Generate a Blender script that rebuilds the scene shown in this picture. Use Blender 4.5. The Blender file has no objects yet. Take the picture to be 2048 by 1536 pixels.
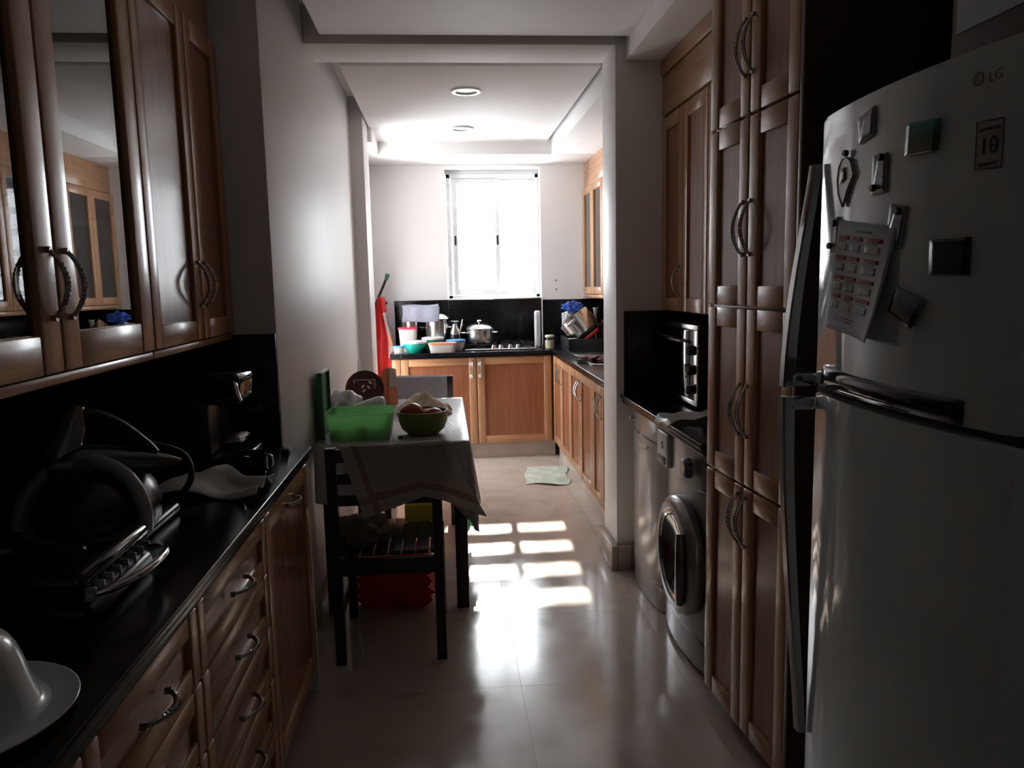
import bpy, bmesh, math, random
from mathutils import Vector, Matrix
random.seed(7)
S = bpy.context.scene
C = S.collection

# ------------------------------------------------------------------ camera
H_CAM = 1.46
YAW, PITCH, ROLL = [math.radians(a) for a in (4.87, 7.52, -1.23)]
F = Vector((math.sin(YAW)*math.cos(PITCH), math.cos(YAW)*math.cos(PITCH), -math.sin(PITCH)))
R = Vector((math.cos(YAW), -math.sin(YAW), 0)); U = R.cross(F)
R, U = R*math.cos(ROLL)+U*math.sin(ROLL), U*math.cos(ROLL)-R*math.sin(ROLL)
cam = bpy.data.cameras.new('camera'); camo = bpy.data.objects.new('camera', cam); C.objects.link(camo)
cam.sensor_width = 36; cam.lens = 1540/2048*36; cam.clip_start = .02
M = Matrix((R, U, -F)).transposed().to_4x4(); M.translation = (0, 0, H_CAM)
camo.matrix_world = M; S.camera = camo

# ------------------------------------------------------------------ light
SKY = 14.5
SUN = 22.0
w = bpy.data.worlds.new('world'); S.world = w; w.use_nodes = True
bg = w.node_tree.nodes['Background']; bg.inputs[0].default_value = (.90, .955, 1, 1); bg.inputs[1].default_value = SKY
sun = bpy.data.lights.new('sun', 'SUN'); sun.energy = SUN; sun.angle = math.radians(.6); sun.color = (1, .95, .88)
suno = bpy.data.objects.new('sun', sun); C.objects.link(suno)
sd = Vector((-.045*1.65, -1.65, -1)).normalized()
suno.rotation_euler = sd.to_track_quat('-Z', 'Y').to_euler(); suno.location = (1, 12, 6)
pt = bpy.data.lights.new('window_portal', 'AREA'); pt.shape = 'RECTANGLE'; pt.size = .9; pt.size_y = 1.2
pt.cycles.is_portal = True
pto = bpy.data.objects.new('window_portal', pt); C.objects.link(pto)
pto.location = (.47, 7.2, 1.9); pto.rotation_euler = (math.radians(-90), 0, 0)
pt2 = bpy.data.lights.new('added_window_portal', 'AREA'); pt2.shape = 'RECTANGLE'; pt2.size = .6; pt2.size_y = 2.25; pt2.cycles.is_portal = True  # portal of the added side window that brightens the back kitchen
pto2 = bpy.data.objects.new('added_window_portal', pt2); C.objects.link(pto2); pto2.location = (-.8, 6.115, 1.265); pto2.rotation_euler = (math.radians(90), 0, math.radians(-90))
S.view_settings.view_transform = 'Standard'; S.view_settings.look = 'None'
S.view_settings.exposure = 0.0; S.view_settings.gamma = 1; S.view_settings.use_curve_mapping = False

# ------------------------------------------------------------------ materials
def newmat(name):
    m = bpy.data.materials.new(name); m.use_nodes = True
    nt = m.node_tree; b = nt.nodes['Principled BSDF']; return m, nt, b
def setb(b, **k):
    for n, v in k.items():
        n = {'rough': 'Roughness', 'metal': 'Metallic', 'spec': 'Specular IOR Level', 'coat': 'Coat Weight', 'crough': 'Coat Roughness',
             'trans': 'Transmission Weight', 'sss': 'Subsurface Weight', 'ior': 'IOR', 'sheen': 'Sheen Weight', 'alpha': 'Alpha'}[n]
        b.inputs[n].default_value = v
def ramp(nt, fac, stops):
    r = nt.nodes.new('ShaderNodeValToRGB'); e = r.color_ramp.elements
    while len(e) < len(stops): e.new(.5)
    for i, (p, c) in enumerate(stops):
        e[i].position = p; e[i].color = (*c, 1)
    nt.links.new(fac, r.inputs[0]); return r.outputs[0]
def noise(nt, scale=(1, 1, 1), sc=5, det=4, rough=.5, coord='Object', dist=0):
    tc = nt.nodes.new('ShaderNodeTexCoord'); mp = nt.nodes.new('ShaderNodeMapping'); mp.inputs['Scale'].default_value = scale
    n = nt.nodes.new('ShaderNodeTexNoise'); n.inputs['Scale'].default_value = sc; n.inputs['Detail'].default_value = det
    n.inputs['Roughness'].default_value = rough; n.inputs['Distortion'].default_value = dist
    nt.links.new(tc.outputs[coord], mp.inputs[0]); nt.links.new(mp.outputs[0], n.inputs['Vector']); return n.outputs['Fac']
def bump(nt, b, fac, s=.1, d=.01):
    bp = nt.nodes.new('ShaderNodeBump'); bp.inputs['Strength'].default_value = s; bp.inputs['Distance'].default_value = d
    nt.links.new(fac, bp.inputs['Height']); nt.links.new(bp.outputs[0], b.inputs['Normal'])
def plain(name, col, rough=.5, var=.12, sc=9, bmp=.03, **k):
    m, nt, b = newmat(name)
    f = noise(nt, sc=sc, det=3)
    lo = tuple(c*(1-var) for c in col); hi = tuple(min(1, c*(1+var)) for c in col)
    nt.links.new(ramp(nt, f, [(.3, lo), (.7, hi)]), b.inputs['Base Color'])
    setb(b, rough=rough, **k)
    if bmp: bump(nt, b, noise(nt, sc=sc*14, det=2), bmp, .002)
    return m
def wood(name, scale, c0=(.40, .19, .09), c1=(.58, .31, .16), rough=.27):
    m, nt, b = newmat(name)
    f = noise(nt, scale=scale, sc=1, det=6, rough=.62, dist=.6)
    nt.links.new(ramp(nt, f, [(.28, c0), (.5, tuple((x+y)/2 for x, y in zip(c0, c1))), (.72, c1)]), b.inputs['Base Color'])
    setb(b, rough=rough, coat=.28, crough=.14)
    bump(nt, b, f, .12, .002); return m
MT = {}
MT['wood_v'] = wood('oak_upright_grain', (46, 46, 2.4)); MT['wood_y'] = wood('oak_lengthwise_grain', (46, 2.4, 46)); MT['wood_x'] = wood('oak_crosswise_grain', (2.4, 46, 46))
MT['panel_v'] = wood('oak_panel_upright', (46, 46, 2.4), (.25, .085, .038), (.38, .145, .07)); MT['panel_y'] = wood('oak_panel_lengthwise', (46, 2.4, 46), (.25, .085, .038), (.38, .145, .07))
MT['carcass'] = wood('oak_carcass', (30, 30, 2), (.22, .09, .036), (.36, .16, .07), .4)
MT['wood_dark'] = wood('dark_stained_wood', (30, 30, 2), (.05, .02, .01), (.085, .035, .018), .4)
MT['wall'] = plain('satin_wall_paint', (.86, .835, .825), .43, .02, 2.5, .05)
MT['ceil'] = plain('matt_ceiling_paint', (.86, .835, .82), .7, .02, 2.5, .04)
MT['granite'] = plain('black_granite', (.006, .006, .0075), .2, .8, 160, 0, spec=.3)
MT['alu'] = plain('white_aluminium', (.80, .81, .82), .35, .02, 5, .01)
MT['black_wood'] = plain('black_painted_wood', (.012, .011, .012), .3, .3, 12, .05)
MT['black_plastic'] = plain('black_plastic', (.012, .012, .014), .3, .2, 12, .02)
MT['rubber'] = plain('dark_rubber', (.02, .02, .02), .6, .2, 12, .02)
MT['navy'] = plain('navy_plastic', (.008, .01, .028), .25, .2, 10, .02)
MT['grey_plastic'] = plain('grey_plastic', (.42, .43, .45), .3, .08, 10, .02)
MT['white_plastic'] = plain('white_plastic', (.78, .80, .79), .18, .02, 8, .01)
MT['steel'] = plain('brushed_steel', (.62, .61, .60), .22, .06, 20, .02, metal=1.0)
MT['steel_dark'] = plain('burnt_steel', (.30, .24, .20), .3, .3, 7, .02, metal=1.0)
MT['nickel'] = plain('antique_nickel', (.42, .40, .37), .25, .15, 40, .03, metal=1.0)
MT['chrome'] = plain('polished_chrome', (.75, .75, .76), .08, .03, 10, 0, metal=1.0)
MT['silver'] = plain('silver_enamel', (.34, .34, .35), .24, .03, 12, .01, metal=.55)
MT['silver_dark'] = plain('dark_silver_plastic', (.16, .16, .17), .22, .05, 12, .01, metal=.6)
MT['handle_alu'] = plain('satin_handle_aluminium', (.55, .57, .58), .18, .03, 10, 0, metal=.8)
MT['dw_white'] = plain('warm_white_enamel', (.60, .58, .56), .16, .02, 5, .01)
MT['fridge'] = plain('pale_grey_enamel', (.72, .82, .84), .13, .02, 4, .0, coat=.4, crough=.06)
MT['fridge_side'] = plain('grey_fridge_casing', (.20, .21, .215), .4, .04, 8, .05)
MT['black_gloss'] = plain('black_glass_panel', (.006, .006, .007), .06, .2, 9, 0)
MT['stone'] = plain('beige_stone_skirting', (.52, .43, .37), .25, .12, 6, .02)
MT['green_lid'] = plain('dark_green_plastic', (.02, .15, .06), .28, .1, 8, .02)
MT['teal'] = plain('teal_plastic', (.01, .36, .28), .25, .05, 8, .01)
MT['orange'] = plain('orange_plastic', (.80, .24, .12), .35, .06, 8, .01)
MT['blue'] = plain('sky_blue_plastic', (.08, .34, .62), .3, .06, 8, .01)
MT['red_lid'] = plain('crimson_plastic', (.72, .04, .10), .3, .06, 8, .01)
MT['red_bag'] = plain('red_carrier_plastic', (.55, .03, .022), .35, .2, 14, .3)
MT['red_cloth'] = plain('bright_red_cloth', (.55, .014, .014), .6, .15, 10, .2)
MT['green_bag'] = plain('green_carrier_plastic', (.02, .32, .12), .35, .2, 14, .3)
MT['olive'] = plain('olive_ceramic', (.17, .19, .055), .32, .1, 8, .02)
MT['tomato'] = plain('ripe_red_skin', (.34, .025, .02), .22, .25, 9, .02)
MT['brown_fruit'] = plain('brown_peel', (.30, .14, .06), .55, .3, 20, .1)
MT['cream_cloth'] = plain('cream_cloth', (.72, .62, .44), .85, .12, 16, .3)
MT['white_bag'] = plain('white_carrier_plastic', (.68, .68, .66), .4, .08, 14, .3)
MT['grey_cloth'] = plain('grey_cloth', (.40, .40, .43), .85, .12, 60, .3)
MT['steel_cloth'] = plain('blue_grey_cloth', (.30, .31, .38), .85, .12, 60, .3)
MT['floor_cloth'] = plain('pale_green_cloth', (.56, .60, .52), .9, .12, 18, .4)
MT['maroon'] = plain('maroon_cloth', (.10, .02, .03), .8, .3, 18, .3)
MT['blue_cloth'] = plain('royal_blue_cloth', (.03, .10, .45), .7, .3, 18, .3)
MT['tissue'] = plain('white_tissue', (.66, .67, .66), .9, .06, 16, .2)
MT['cushion'] = plain('brown_cushion', (.16, .12, .09), .9, .2, 22, .3)
MT['yellow'] = plain('yellow_card', (.72, .62, .05), .45, .1, 10, .02)
MT['maroon_plate'] = plain('maroon_tin', (.08, .022, .018), .3, .2, 9, .02)
MT['cream'] = plain('cream_print', (.72, .66, .55), .5, .05, 9, .01)
MT['paper'] = plain('white_paper', (.62, .64, .66), .75, .03, 8, .02)
MT['red_print'] = plain('brick_red_print', (.42, .07, .05), .7, .05, 8, 0)
MT['grey_print'] = plain('grey_print', (.22, .23, .25), .7, .05, 8, 0)
MT['tint_print'] = plain('pale_blue_print', (.42, .52, .54), .7, .15, 60, 0)
MT['sand_print'] = plain('pale_sand_print', (.60, .53, .44), .7, .15, 60, 0)
MT['black_print'] = plain('black_print', (.015, .015, .015), .5, .05, 8, 0)
MT['beige_print'] = plain('beige_print', (.42, .38, .35), .5, .03, 8, 0)
MT['gold_print'] = plain('faded_logo_print', (.33, .27, .24), .45, .05, 8, 0)
MT['purple_photo'] = plain('purple_photo_print', (.24, .19, .25), .3, .5, 38, 0)
MT['pink_print'] = plain('pink_print', (.50, .22, .2), .4, .3, 20, 0)
MT['carton'] = plain('brown_carton', (.10, .055, .035), .8, .1, 12, .1)
MT['led'] = plain('cream_jar_contents', (.75, .66, .42), .6, .05, 9, 0)
def photo(name, stops, sc=9):
    m, nt, b = newmat(name)
    tc = nt.nodes.new('ShaderNodeTexCoord'); sp = nt.nodes.new('ShaderNodeSeparateXYZ'); nt.links.new(tc.outputs['UV'], sp.inputs[0])
    n = noise(nt, sc=sc, det=5, coord='UV'); mx = nt.nodes.new('ShaderNodeMath'); mx.operation = 'MULTIPLY_ADD'
    nt.links.new(n, mx.inputs[0]); mx.inputs[1].default_value = .7; nt.links.new(sp.outputs[1], mx.inputs[2])
    su = nt.nodes.new('ShaderNodeMath'); su.operation = 'SUBTRACT'; nt.links.new(mx.outputs[0], su.inputs[0]); su.inputs[1].default_value = .35
    nt.links.new(ramp(nt, su.outputs[0], stops), b.inputs['Base Color']); setb(b, rough=.22); return m
MT['photo_city'] = photo('seaside_city_photo', [(0, (.12, .13, .04)), (.35, (.06, .12, .04)), (.55, (.05, .12, .14)), (.75, (.03, .22, .28)), (1, (.05, .3, .4))])
MT['photo_night'] = photo('dark_blue_photo', [(0, (.05, .06, .07)), (.3, (.012, .02, .035)), (.6, (.02, .05, .09)), (1, (.008, .012, .03))], 6)
MT['photo_street'] = photo('blue_brown_photo', [(0, (.10, .045, .03)), (.4, (.03, .03, .04)), (.65, (.12, .16, .2)), (1, (.16, .24, .33))], 7)
def glass(name, f0=.04, tint=(1, 1, 1), rough=0.0):
    m, nt, b = newmat(name); nt.nodes.remove(b)
    o = nt.nodes['Material Output']; t = nt.nodes.new('ShaderNodeBsdfTransparent'); g = nt.nodes.new('ShaderNodeBsdfGlossy')
    g.inputs['Roughness'].default_value = rough; t.inputs[0].default_value = (*tint, 1)
    ge = nt.nodes.new('ShaderNodeNewGeometry'); dt = nt.nodes.new('ShaderNodeVectorMath'); dt.operation = 'DOT_PRODUCT'
    nt.links.new(ge.outputs['Incoming'], dt.inputs[0]); nt.links.new(ge.outputs['Normal'], dt.inputs[1])
    def mth(op, a, c=0.0, d=None):
        x = nt.nodes.new('ShaderNodeMath'); x.operation = op
        for i, v in enumerate((a, c, d)):
            if v is None: continue
            if isinstance(v, (int, float)): x.inputs[i].default_value = v
            else: nt.links.new(v, x.inputs[i])
        return x.outputs[0]
    k = mth('POWER', mth('SUBTRACT', 1.0, mth('ABSOLUTE', dt.outputs['Value'])), 5.0)
    fr = mth('MULTIPLY_ADD', k, 1-f0, f0); mx = nt.nodes.new('ShaderNodeMixShader')
    nt.links.new(fr, mx.inputs[0]); nt.links.new(t.outputs[0], mx.inputs[1]); nt.links.new(g.outputs[0], mx.inputs[2]); nt.links.new(mx.outputs[0], o.inputs[0]); return m
MT['glass'] = glass('clear_window_glass', .04)
MT['glass_cab'] = glass('dark_tinted_cabinet_glass', .2, (.55, .55, .55))
MT['glass_jar'] = glass('clear_jar_glass', .05, (.9, .92, .92))
MT['film'] = glass('clear_plastic_film', .06, (.75, .76, .78), .08)
def translucent(name, col, rough=.3, tw=.45):
    m, nt, b = newmat(name); o = nt.nodes['Material Output']
    b.inputs['Base Color'].default_value = (*col, 1); setb(b, rough=rough)
    f = noise(nt, sc=8); nt.links.new(ramp(nt, f, [(.3, tuple(c*.92 for c in col)), (.7, col)]), b.inputs['Base Color'])
    t = nt.nodes.new('ShaderNodeBsdfTranslucent'); t.inputs[0].default_value = (*col, 1)
    mx = nt.nodes.new('ShaderNodeMixShader'); mx.inputs[0].default_value = tw
    nt.links.new(b.outputs[0], mx.inputs[1]); nt.links.new(t.outputs[0], mx.inputs[2]); nt.links.new(mx.outputs[0], o.inputs[0]); return m
MT['green_box'] = translucent('translucent_green_plastic', (.45, .78, .42), .3, .7)
MT['clear_tub'] = translucent('frosted_tub_plastic', (.82, .78, .76), .3, .4)
MT['red_trans'] = translucent('thin_red_plastic', (.62, .03, .02), .35, .35)
# marble floor
m, nt, b = newmat('polished_beige_marble'); MT['marble'] = m
oi = nt.nodes.new('ShaderNodeObjectInfo'); tc = nt.nodes.new('ShaderNodeTexCoord'); ad = nt.nodes.new('ShaderNodeVectorMath'); ad.operation = 'MULTIPLY_ADD'
cb = nt.nodes.new('ShaderNodeCombineXYZ')
for i in range(3): nt.links.new(oi.outputs['Random'], cb.inputs[i])
nt.links.new(cb.outputs[0], ad.inputs[0]); ad.inputs[1].default_value = (31, 17, 23); nt.links.new(tc.outputs['Object'], ad.inputs[2])
n1 = nt.nodes.new('ShaderNodeTexNoise'); n1.inputs['Scale'].default_value = 3.2; n1.inputs['Detail'].default_value = 8; n1.inputs['Roughness'].default_value = .6; n1.inputs['Distortion'].default_value = .9
nt.links.new(ad.outputs[0], n1.inputs['Vector'])
nt.links.new(ramp(nt, n1.outputs['Fac'], [(.25, (.50, .415, .355)), (.5, (.62, .53, .46)), (.75, (.68, .60, .535))]), b.inputs['Base Color'])
n2 = nt.nodes.new('ShaderNodeTexNoise'); n2.inputs['Scale'].default_value = 7; n2.inputs['Detail'].default_value = 5; nt.links.new(tc.outputs['Object'], n2.inputs['Vector'])
mr = nt.nodes.new('ShaderNodeMapRange'); mr.inputs[1].default_value = .35; mr.inputs[2].default_value = .7; mr.inputs[3].default_value = .10; mr.inputs[4].default_value = .20
nt.links.new(n2.outputs['Fac'], mr.inputs[0]); nt.links.new(mr.outputs[0], b.inputs['Roughness']); setb(b, spec=1.0)
MT['grout'] = plain('dark_grout', (.36, .31, .27), .6, .1, 12, .1)
# checked towel
def checked(name, base, line, nu, nv, wid=.07, big=None):
    m, nt, b = newmat(name); tc = nt.nodes.new('ShaderNodeTexCoord'); sp = nt.nodes.new('ShaderNodeSeparateXYZ'); nt.links.new(tc.outputs['UV'], sp.inputs[0])
    def mth(op, a, c):
        x = nt.nodes.new('ShaderNodeMath'); x.operation = op
        for i, v in enumerate((a, c)):
            if isinstance(v, (int, float)): x.inputs[i].default_value = v
            else: nt.links.new(v, x.inputs[i])
        return x.outputs[0]
    def lines(ch, n, wd): return mth('LESS_THAN', mth('FRACT', mth('MULTIPLY', ch, n), 0), wd)
    thin = mth('MAXIMUM', lines(sp.outputs[0], nu, wid), lines(sp.outputs[1], nv, wid))
    def band(ch, c, h): return mth('LESS_THAN', mth('ABSOLUTE', mth('SUBTRACT', ch, c), 0), h)
    wide = mth('MAXIMUM', band(sp.outputs[0], big[0], .028), mth('MAXIMUM', band(sp.outputs[1], big[1], .04), band(sp.outputs[0], big[2], .028)))
    fac = mth('MINIMUM', mth('ADD', mth('MULTIPLY', thin, .28), mth('MULTIPLY', wide, .7)), 1)
    mx = nt.nodes.new('ShaderNodeMix'); mx.data_type = 'RGBA'; nt.links.new(fac, mx.inputs[0]); mx.inputs[6].default_value = (*base, 1); mx.inputs[7].default_value = (*line, 1)
    nt.links.new(mx.outputs[2], b.inputs['Base Color']); setb(b, rough=.9)
    tl = nt.nodes.new('ShaderNodeBsdfTranslucent'); nt.links.new(mx.outputs[2], tl.inputs[0]); ms = nt.nodes.new('ShaderNodeMixShader'); ms.inputs[0].default_value = .3
    nt.links.new(b.outputs[0], ms.inputs[1]); nt.links.new(tl.outputs[0], ms.inputs[2]); nt.links.new(ms.outputs[0], nt.nodes['Material Output'].inputs[0])
    bump(nt, b, noise(nt, sc=220, det=2), .3, .002); return m
MT['towel'] = checked('checked_tea_towel', (.60, .56, .51), (.38, .22, .17), 9, 8, .06, (.14, .16, 3.0))
m, nt, b = newmat('embossed_silver_oilcloth'); MT['oilcloth'] = m
f = noise(nt, sc=38, det=4, dist=1.5); nt.links.new(ramp(nt, f, [(.35, (.36, .35, .36)), (.6, (.46, .45, .46))]), b.inputs['Base Color']); setb(b, rough=.3); bump(nt, b, f, .5, .004)

# ------------------------------------------------------------------ builders
ORG = {}
class MB:
    def __init__(s): s.bm = bmesh.new(); s.uv = None
    def box(s, x0, x1, y0, y1, z0, z1, b=0, seg=2):
        t = bmesh.new(); bmesh.ops.create_cube(t, size=1)
        for v in t.verts: v.co = Vector(((x0+x1)/2+v.co.x*(x1-x0), (y0+y1)/2+v.co.y*(y1-y0), (z0+z1)/2+v.co.z*(z1-z0)))
        if b:
            b = min(b, abs(x1-x0)*.45, abs(y1-y0)*.45, abs(z1-z0)*.45)
            bmesh.ops.bevel(t, geom=t.edges[:], offset=b, segments=seg, affect='EDGES', profile=.5)
        s.add(t); return s
    def add(s, t, mat=None):
        me = bpy.data.meshes.new('tmp'); t.to_mesh(me); t.free()
        if mat: me.transform(mat)
        s.bm.from_mesh(me); bpy.data.meshes.remove(me)
    def lathe(s, prof, n=32, c=(0, 0, 0), sx=1, sy=1, mat=None, cap=False):
        t = bmesh.new(); rings = []
        for r, z in prof:
            if r < 1e-5: rings.append([t.verts.new((c[0], c[1], c[2]+z))])
            else: rings.append([t.verts.new((c[0]+sx*r*math.cos(2*math.pi*i/n), c[1]+sy*r*math.sin(2*math.pi*i/n), c[2]+z)) for i in range(n)])
        for a, b in zip(rings, rings[1:]):
            for i in range(n):
                j = (i+1) % n
                if len(a) == 1 and len(b) == 1: continue
                if len(a) == 1: t.faces.new((a[0], b[i], b[j]))
                elif len(b) == 1: t.faces.new((a[i], a[j], b[0]))
                else: t.faces.new((a[i], a[j], b[j], b[i]))
        if cap:
            for rg in (rings[0], rings[-1]):
                if len(rg) > 2: t.faces.new(rg)
        s.add(t, mat); return s
    def tube(s, pts, r, n=8, closed=False):
        pts = [Vector(p) for p in pts]
        if 3 <= len(pts) <= 8 and not closed:
            P = [pts[0]]+pts+[pts[-1]]; R_ = list(r) if isinstance(r, (list, tuple)) else [r]*len(pts); q, rq = [], []
            for i in range(len(pts)-1):
                for k in range(6):
                    u = k/6; a, b, c, d = P[i:i+4]
                    q.append(.5*(2*b+(c-a)*u+(2*a-5*b+4*c-d)*u*u+(3*b-a-3*c+d)*u**3)); rq.append(R_[i]*(1-u)+R_[i+1]*u)
            pts = q+[pts[-1]]; r = rq+[R_[-1]]
        t = bmesh.new(); L = len(pts); rs = r if isinstance(r, (list, tuple)) else [r]*L
        rings = []; up = None
        for i, p in enumerate(pts):
            d = (pts[(i+1) % L]-pts[i-1]) if closed else (pts[min(i+1, L-1)]-pts[max(i-1, 0)])
            d.normalize()
            if up is None: up = Vector((0, 0, 1)) if abs(d.z) < .9 else Vector((1, 0, 0))
            a = d.cross(up).normalized(); up = a.cross(d).normalized()
            rings.append([t.verts.new(p+rs[i]*(a*math.cos(2*math.pi*k/n)+up*math.sin(2*math.pi*k/n))) for k in range(n)])
        for i in range(L if closed else L-1):
            a, b = rings[i], rings[(i+1) % L]
            for k in range(n): t.faces.new((a[k], a[(k+1) % n], b[(k+1) % n], b[k]))
        if not closed: t.faces.new(rings[0]); t.faces.new(rings[-1])
        s.add(t); return s
    def prism(s, poly, z0, z1, b=0, seg=2):
        t = bmesh.new(); lo = [t.verts.new((x, y, z0)) for x, y in poly]; hi = [t.verts.new((x, y, z1)) for x, y in poly]
        t.faces.new(lo[::-1]); t.faces.new(hi); n = len(poly)
        for i in range(n): t.faces.new((lo[i], lo[(i+1) % n], hi[(i+1) % n], hi[i]))
        if b:
            ed = [e for e in t.edges if abs(e.verts[0].co.z-e.verts[1].co.z) < 1e-6]
            bmesh.ops.bevel(t, geom=ed, offset=b, segments=seg, affect='EDGES', profile=.5)
        s.add(t); return s
    def quad(s, *p): 
        s.bm.faces.new([s.bm.verts.new(q) for q in p]); return s
    def grid(s, nu, nv, f):
        t = s.bm; uvl = t.loops.layers.uv.verify()
        vs = [[t.verts.new(f(i/nu, j/nv)) for j in range(nv+1)] for i in range(nu+1)]
        for i in range(nu):
            for j in range(nv):
                fc = t.faces.new((vs[i][j], vs[i+1][j], vs[i+1][j+1], vs[i][j+1]))
                for l, (a, b) in zip(fc.loops, ((i, j), (i+1, j), (i+1, j+1), (i, j+1))): l[uvl].uv = (a/nu, b/nv)
        return s
    def build(s, name, mat, parent=None, xf=None, smooth=True, solid=0, sub=0, recalc=True, origin=None, soff=0):
        bm = s.bm
        if xf: bmesh.ops.transform(bm, matrix=xf, verts=bm.verts[:])
        if recalc: bmesh.ops.recalc_face_normals(bm, faces=bm.faces[:])
        o = Vector((0, 0, 0))
        if parent is not None: o = ORG.get(parent.name, o)
        elif origin is not None: o = Vector(origin)
        else:
            vs = [v.co for v in bm.verts]
            o = Vector(((min(v.x for v in vs)+max(v.x for v in vs))/2, (min(v.y for v in vs)+max(v.y for v in vs))/2, min(v.z for v in vs)))
        bmesh.ops.translate(bm, verts=bm.verts[:], vec=-o)
        me = bpy.data.meshes.new(name); bm.to_mesh(me); bm.free()
        if smooth:
            for p in me.polygons: p.use_smooth = True
            try: me.set_sharp_from_angle(angle=math.radians(38))
            except Exception: pass
        me.materials.append(MT[mat]); ob = bpy.data.objects.new(name, me); C.objects.link(ob)
        if parent is not None: ob.parent = parent
        else: ob.location = o
        ORG[ob.name] = o
        if sub:
            md = ob.modifiers.new('subdivision', 'SUBSURF'); md.levels = sub; md.render_levels = sub
        if solid:
            md = ob.modifiers.new('thickness', 'SOLIDIFY'); md.thickness = solid; md.offset = soff
        return ob
def tag(o, label, cat, group=None):
    o['label'] = label; o['category'] = cat
    if group: o['group'] = group
    return o
def thing(name, label, cat, loc, group=None, local=False):
    o = bpy.data.objects.new(name, None); C.objects.link(o); o.location = loc; o.empty_display_size = .05
    ORG[o.name] = Vector((0, 0, 0)) if local else Vector(loc)
    return tag(o, label, cat, group)
def struct(o): o['kind'] = 'structure'; return o
def frameY(x0, sgn, y0, z0):   # (u, n, v) -> u along +Y, n along sgn*X, v up
    return Matrix(((0, sgn, 0, x0), (1, 0, 0, y0), (0, 0, 1, z0), (0, 0, 0, 1)))
def frameX(x0, y0, z0):        # u along +X, n along -Y
    return Matrix(((1, 0, 0, x0), (0, -1, 0, y0), (0, 0, 1, z0), (0, 0, 0, 1)))

def handle(parent, xf, u, v, L=.128, vert=True, arch=.03, base=.022, mat='nickel', twist=True):
    pts, rs = [], []; N = 33
    for i in range(N):
        t = i/(N-1); a = (t-.5)*L; n = base+.004+arch*math.sin(math.pi*t)**.75
        pts.append((u, n, v+a) if vert else (u+a, n, v))
        r = .0042+.0016*math.sin(math.pi*t)
        if twist and .18 < t < .82: r += .0009*(1 if i % 2 else -1)
        rs.append(r)
    mb = MB().tube(pts, rs, 8)
    for sg in (-.5, .5):
        p = (u, 0, v+sg*L) if vert else (u+sg*L, 0, v)
        mb.tube([(p[0], base-.002, p[2]), (p[0], base+.01, p[2])], .0065, 10)
    return mb.build('handle', mat, parent, xf)
def door(root, xf, w, h, hpos=None, hvert=True, kind='solid', st=.058, th=.022, grain='wood_y', name='door', mat_v='wood_v', hL=.128, bev=.0042):
    g = .0015
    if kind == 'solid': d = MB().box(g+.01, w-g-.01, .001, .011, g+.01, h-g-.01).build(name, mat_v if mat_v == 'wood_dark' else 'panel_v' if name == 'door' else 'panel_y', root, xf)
    else:
        i = st-.012; mb = MB()
        for a in ((i, w-i, i, i+.014), (i, w-i, h-i-.014, h-i)): mb.box(a[0], a[1], .003, .013, a[2], a[3])
        for a in ((i, i+.014), (w-i-.014, w-i)): mb.box(a[0], a[1], .003, .013, i, h-i)
        d = mb.build(name, mat_v, root, xf)
        MB().box(i+.004, w-i-.004, .0055, .0095, i+.004, h-i-.004).build('glass_pane', 'glass_cab', d, xf)
    for a in ((g, st), (w-st, w-g)): MB().box(a[0], a[1], 0, th, g, h-g, bev, 3).build('stile', mat_v, d, xf)
    for a in ((g, st), (h-st, h-g)): MB().box(st+.0012, w-st-.0012, 0, th-.0015, a[0], a[1], bev*.7, 2).build('rail', grain, d, xf)
    if hpos: handle(d, xf, hpos[0], hpos[1], hL, hvert, base=th)
    return d

# ------------------------------------------------------------------ room shell
ZC = 2.72
fl = struct(MB().box(-1.3, 1.75, -2.3, 7.15, -.08, -.003).build('floor', 'grout', origin=(0, 0, 0)))
tile0 = None
tm = None
for i in range(-2, 3):
    for j in range(-8, 8):
        x0 = .234+.6*i; y0 = 2.63+.6*j
        if x0 > 1.5 or y0 > 6.95 or y0 < -2: continue
        if tm is None:
            o = MB().box(-.2996, .2996, -.2996, .2996, -.02, 0).build('tile', 'marble', fl, smooth=False); tm = o.data
        else:
            o = bpy.data.objects.new('tile', tm); C.objects.link(o); o.parent = fl
        o.location = (x0+.3, y0+.3, 0)
def wbox(name, mat, *a, b=0): return struct(MB().box(*a, b=b).build(name, mat))
wbox('wall_left', 'wall', -1.3, -1.1, -2.2, 2.81, 0, ZC)
wbox('wall_left', 'wall', -1.3, -.6, 2.81, 5.44, 0, ZC, b=.004)
wbox('wall_left', 'wall', -1.3, -.512, 5.44, 5.8, 0, ZC, b=.004)
VY0, VY1, VZ0, VZ1 = 5.83, 6.40, .15, 2.38
mb = MB(); mb.box(-.78, -.6, 5.8, VY0, 0, ZC); mb.box(-.78, -.6, VY1, 6.9, 0, ZC); mb.box(-.78, -.6, VY0, VY1, 0, VZ0); mb.box(-.78, -.6, VY0, VY1, VZ1, ZC)
struct(mb.build('wall_left', 'wall'))
wbox('wall_right', 'wall', 1.5, 1.7, -2.2, 3.72, 0, ZC)
wbox('wall_right', 'wall', .835, 1.7, 3.72, 4.02, 0, ZC, b=.004)
wbox('wall_right', 'wall', 1.57, 1.7, 4.02, 6.9, 0, ZC)
WX0, WX1, WZ0, WZ1 = .035, .872, 1.318, 2.455
mb = MB(); mb.box(-.78, WX0, 6.9, 7.15, 0, ZC); mb.box(WX1, 1.7, 6.9, 7.15, 0, ZC); mb.box(WX0, WX1, 6.9, 7.15, 0, WZ0); mb.box(WX0, WX1, 6.9, 7.15, WZ1, ZC)
struct(mb.build('wall_back', 'wall'))
wbox('wall_front', 'wall', -1.3, 1.7, -2.4, -2.2, 0, ZC)
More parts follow.
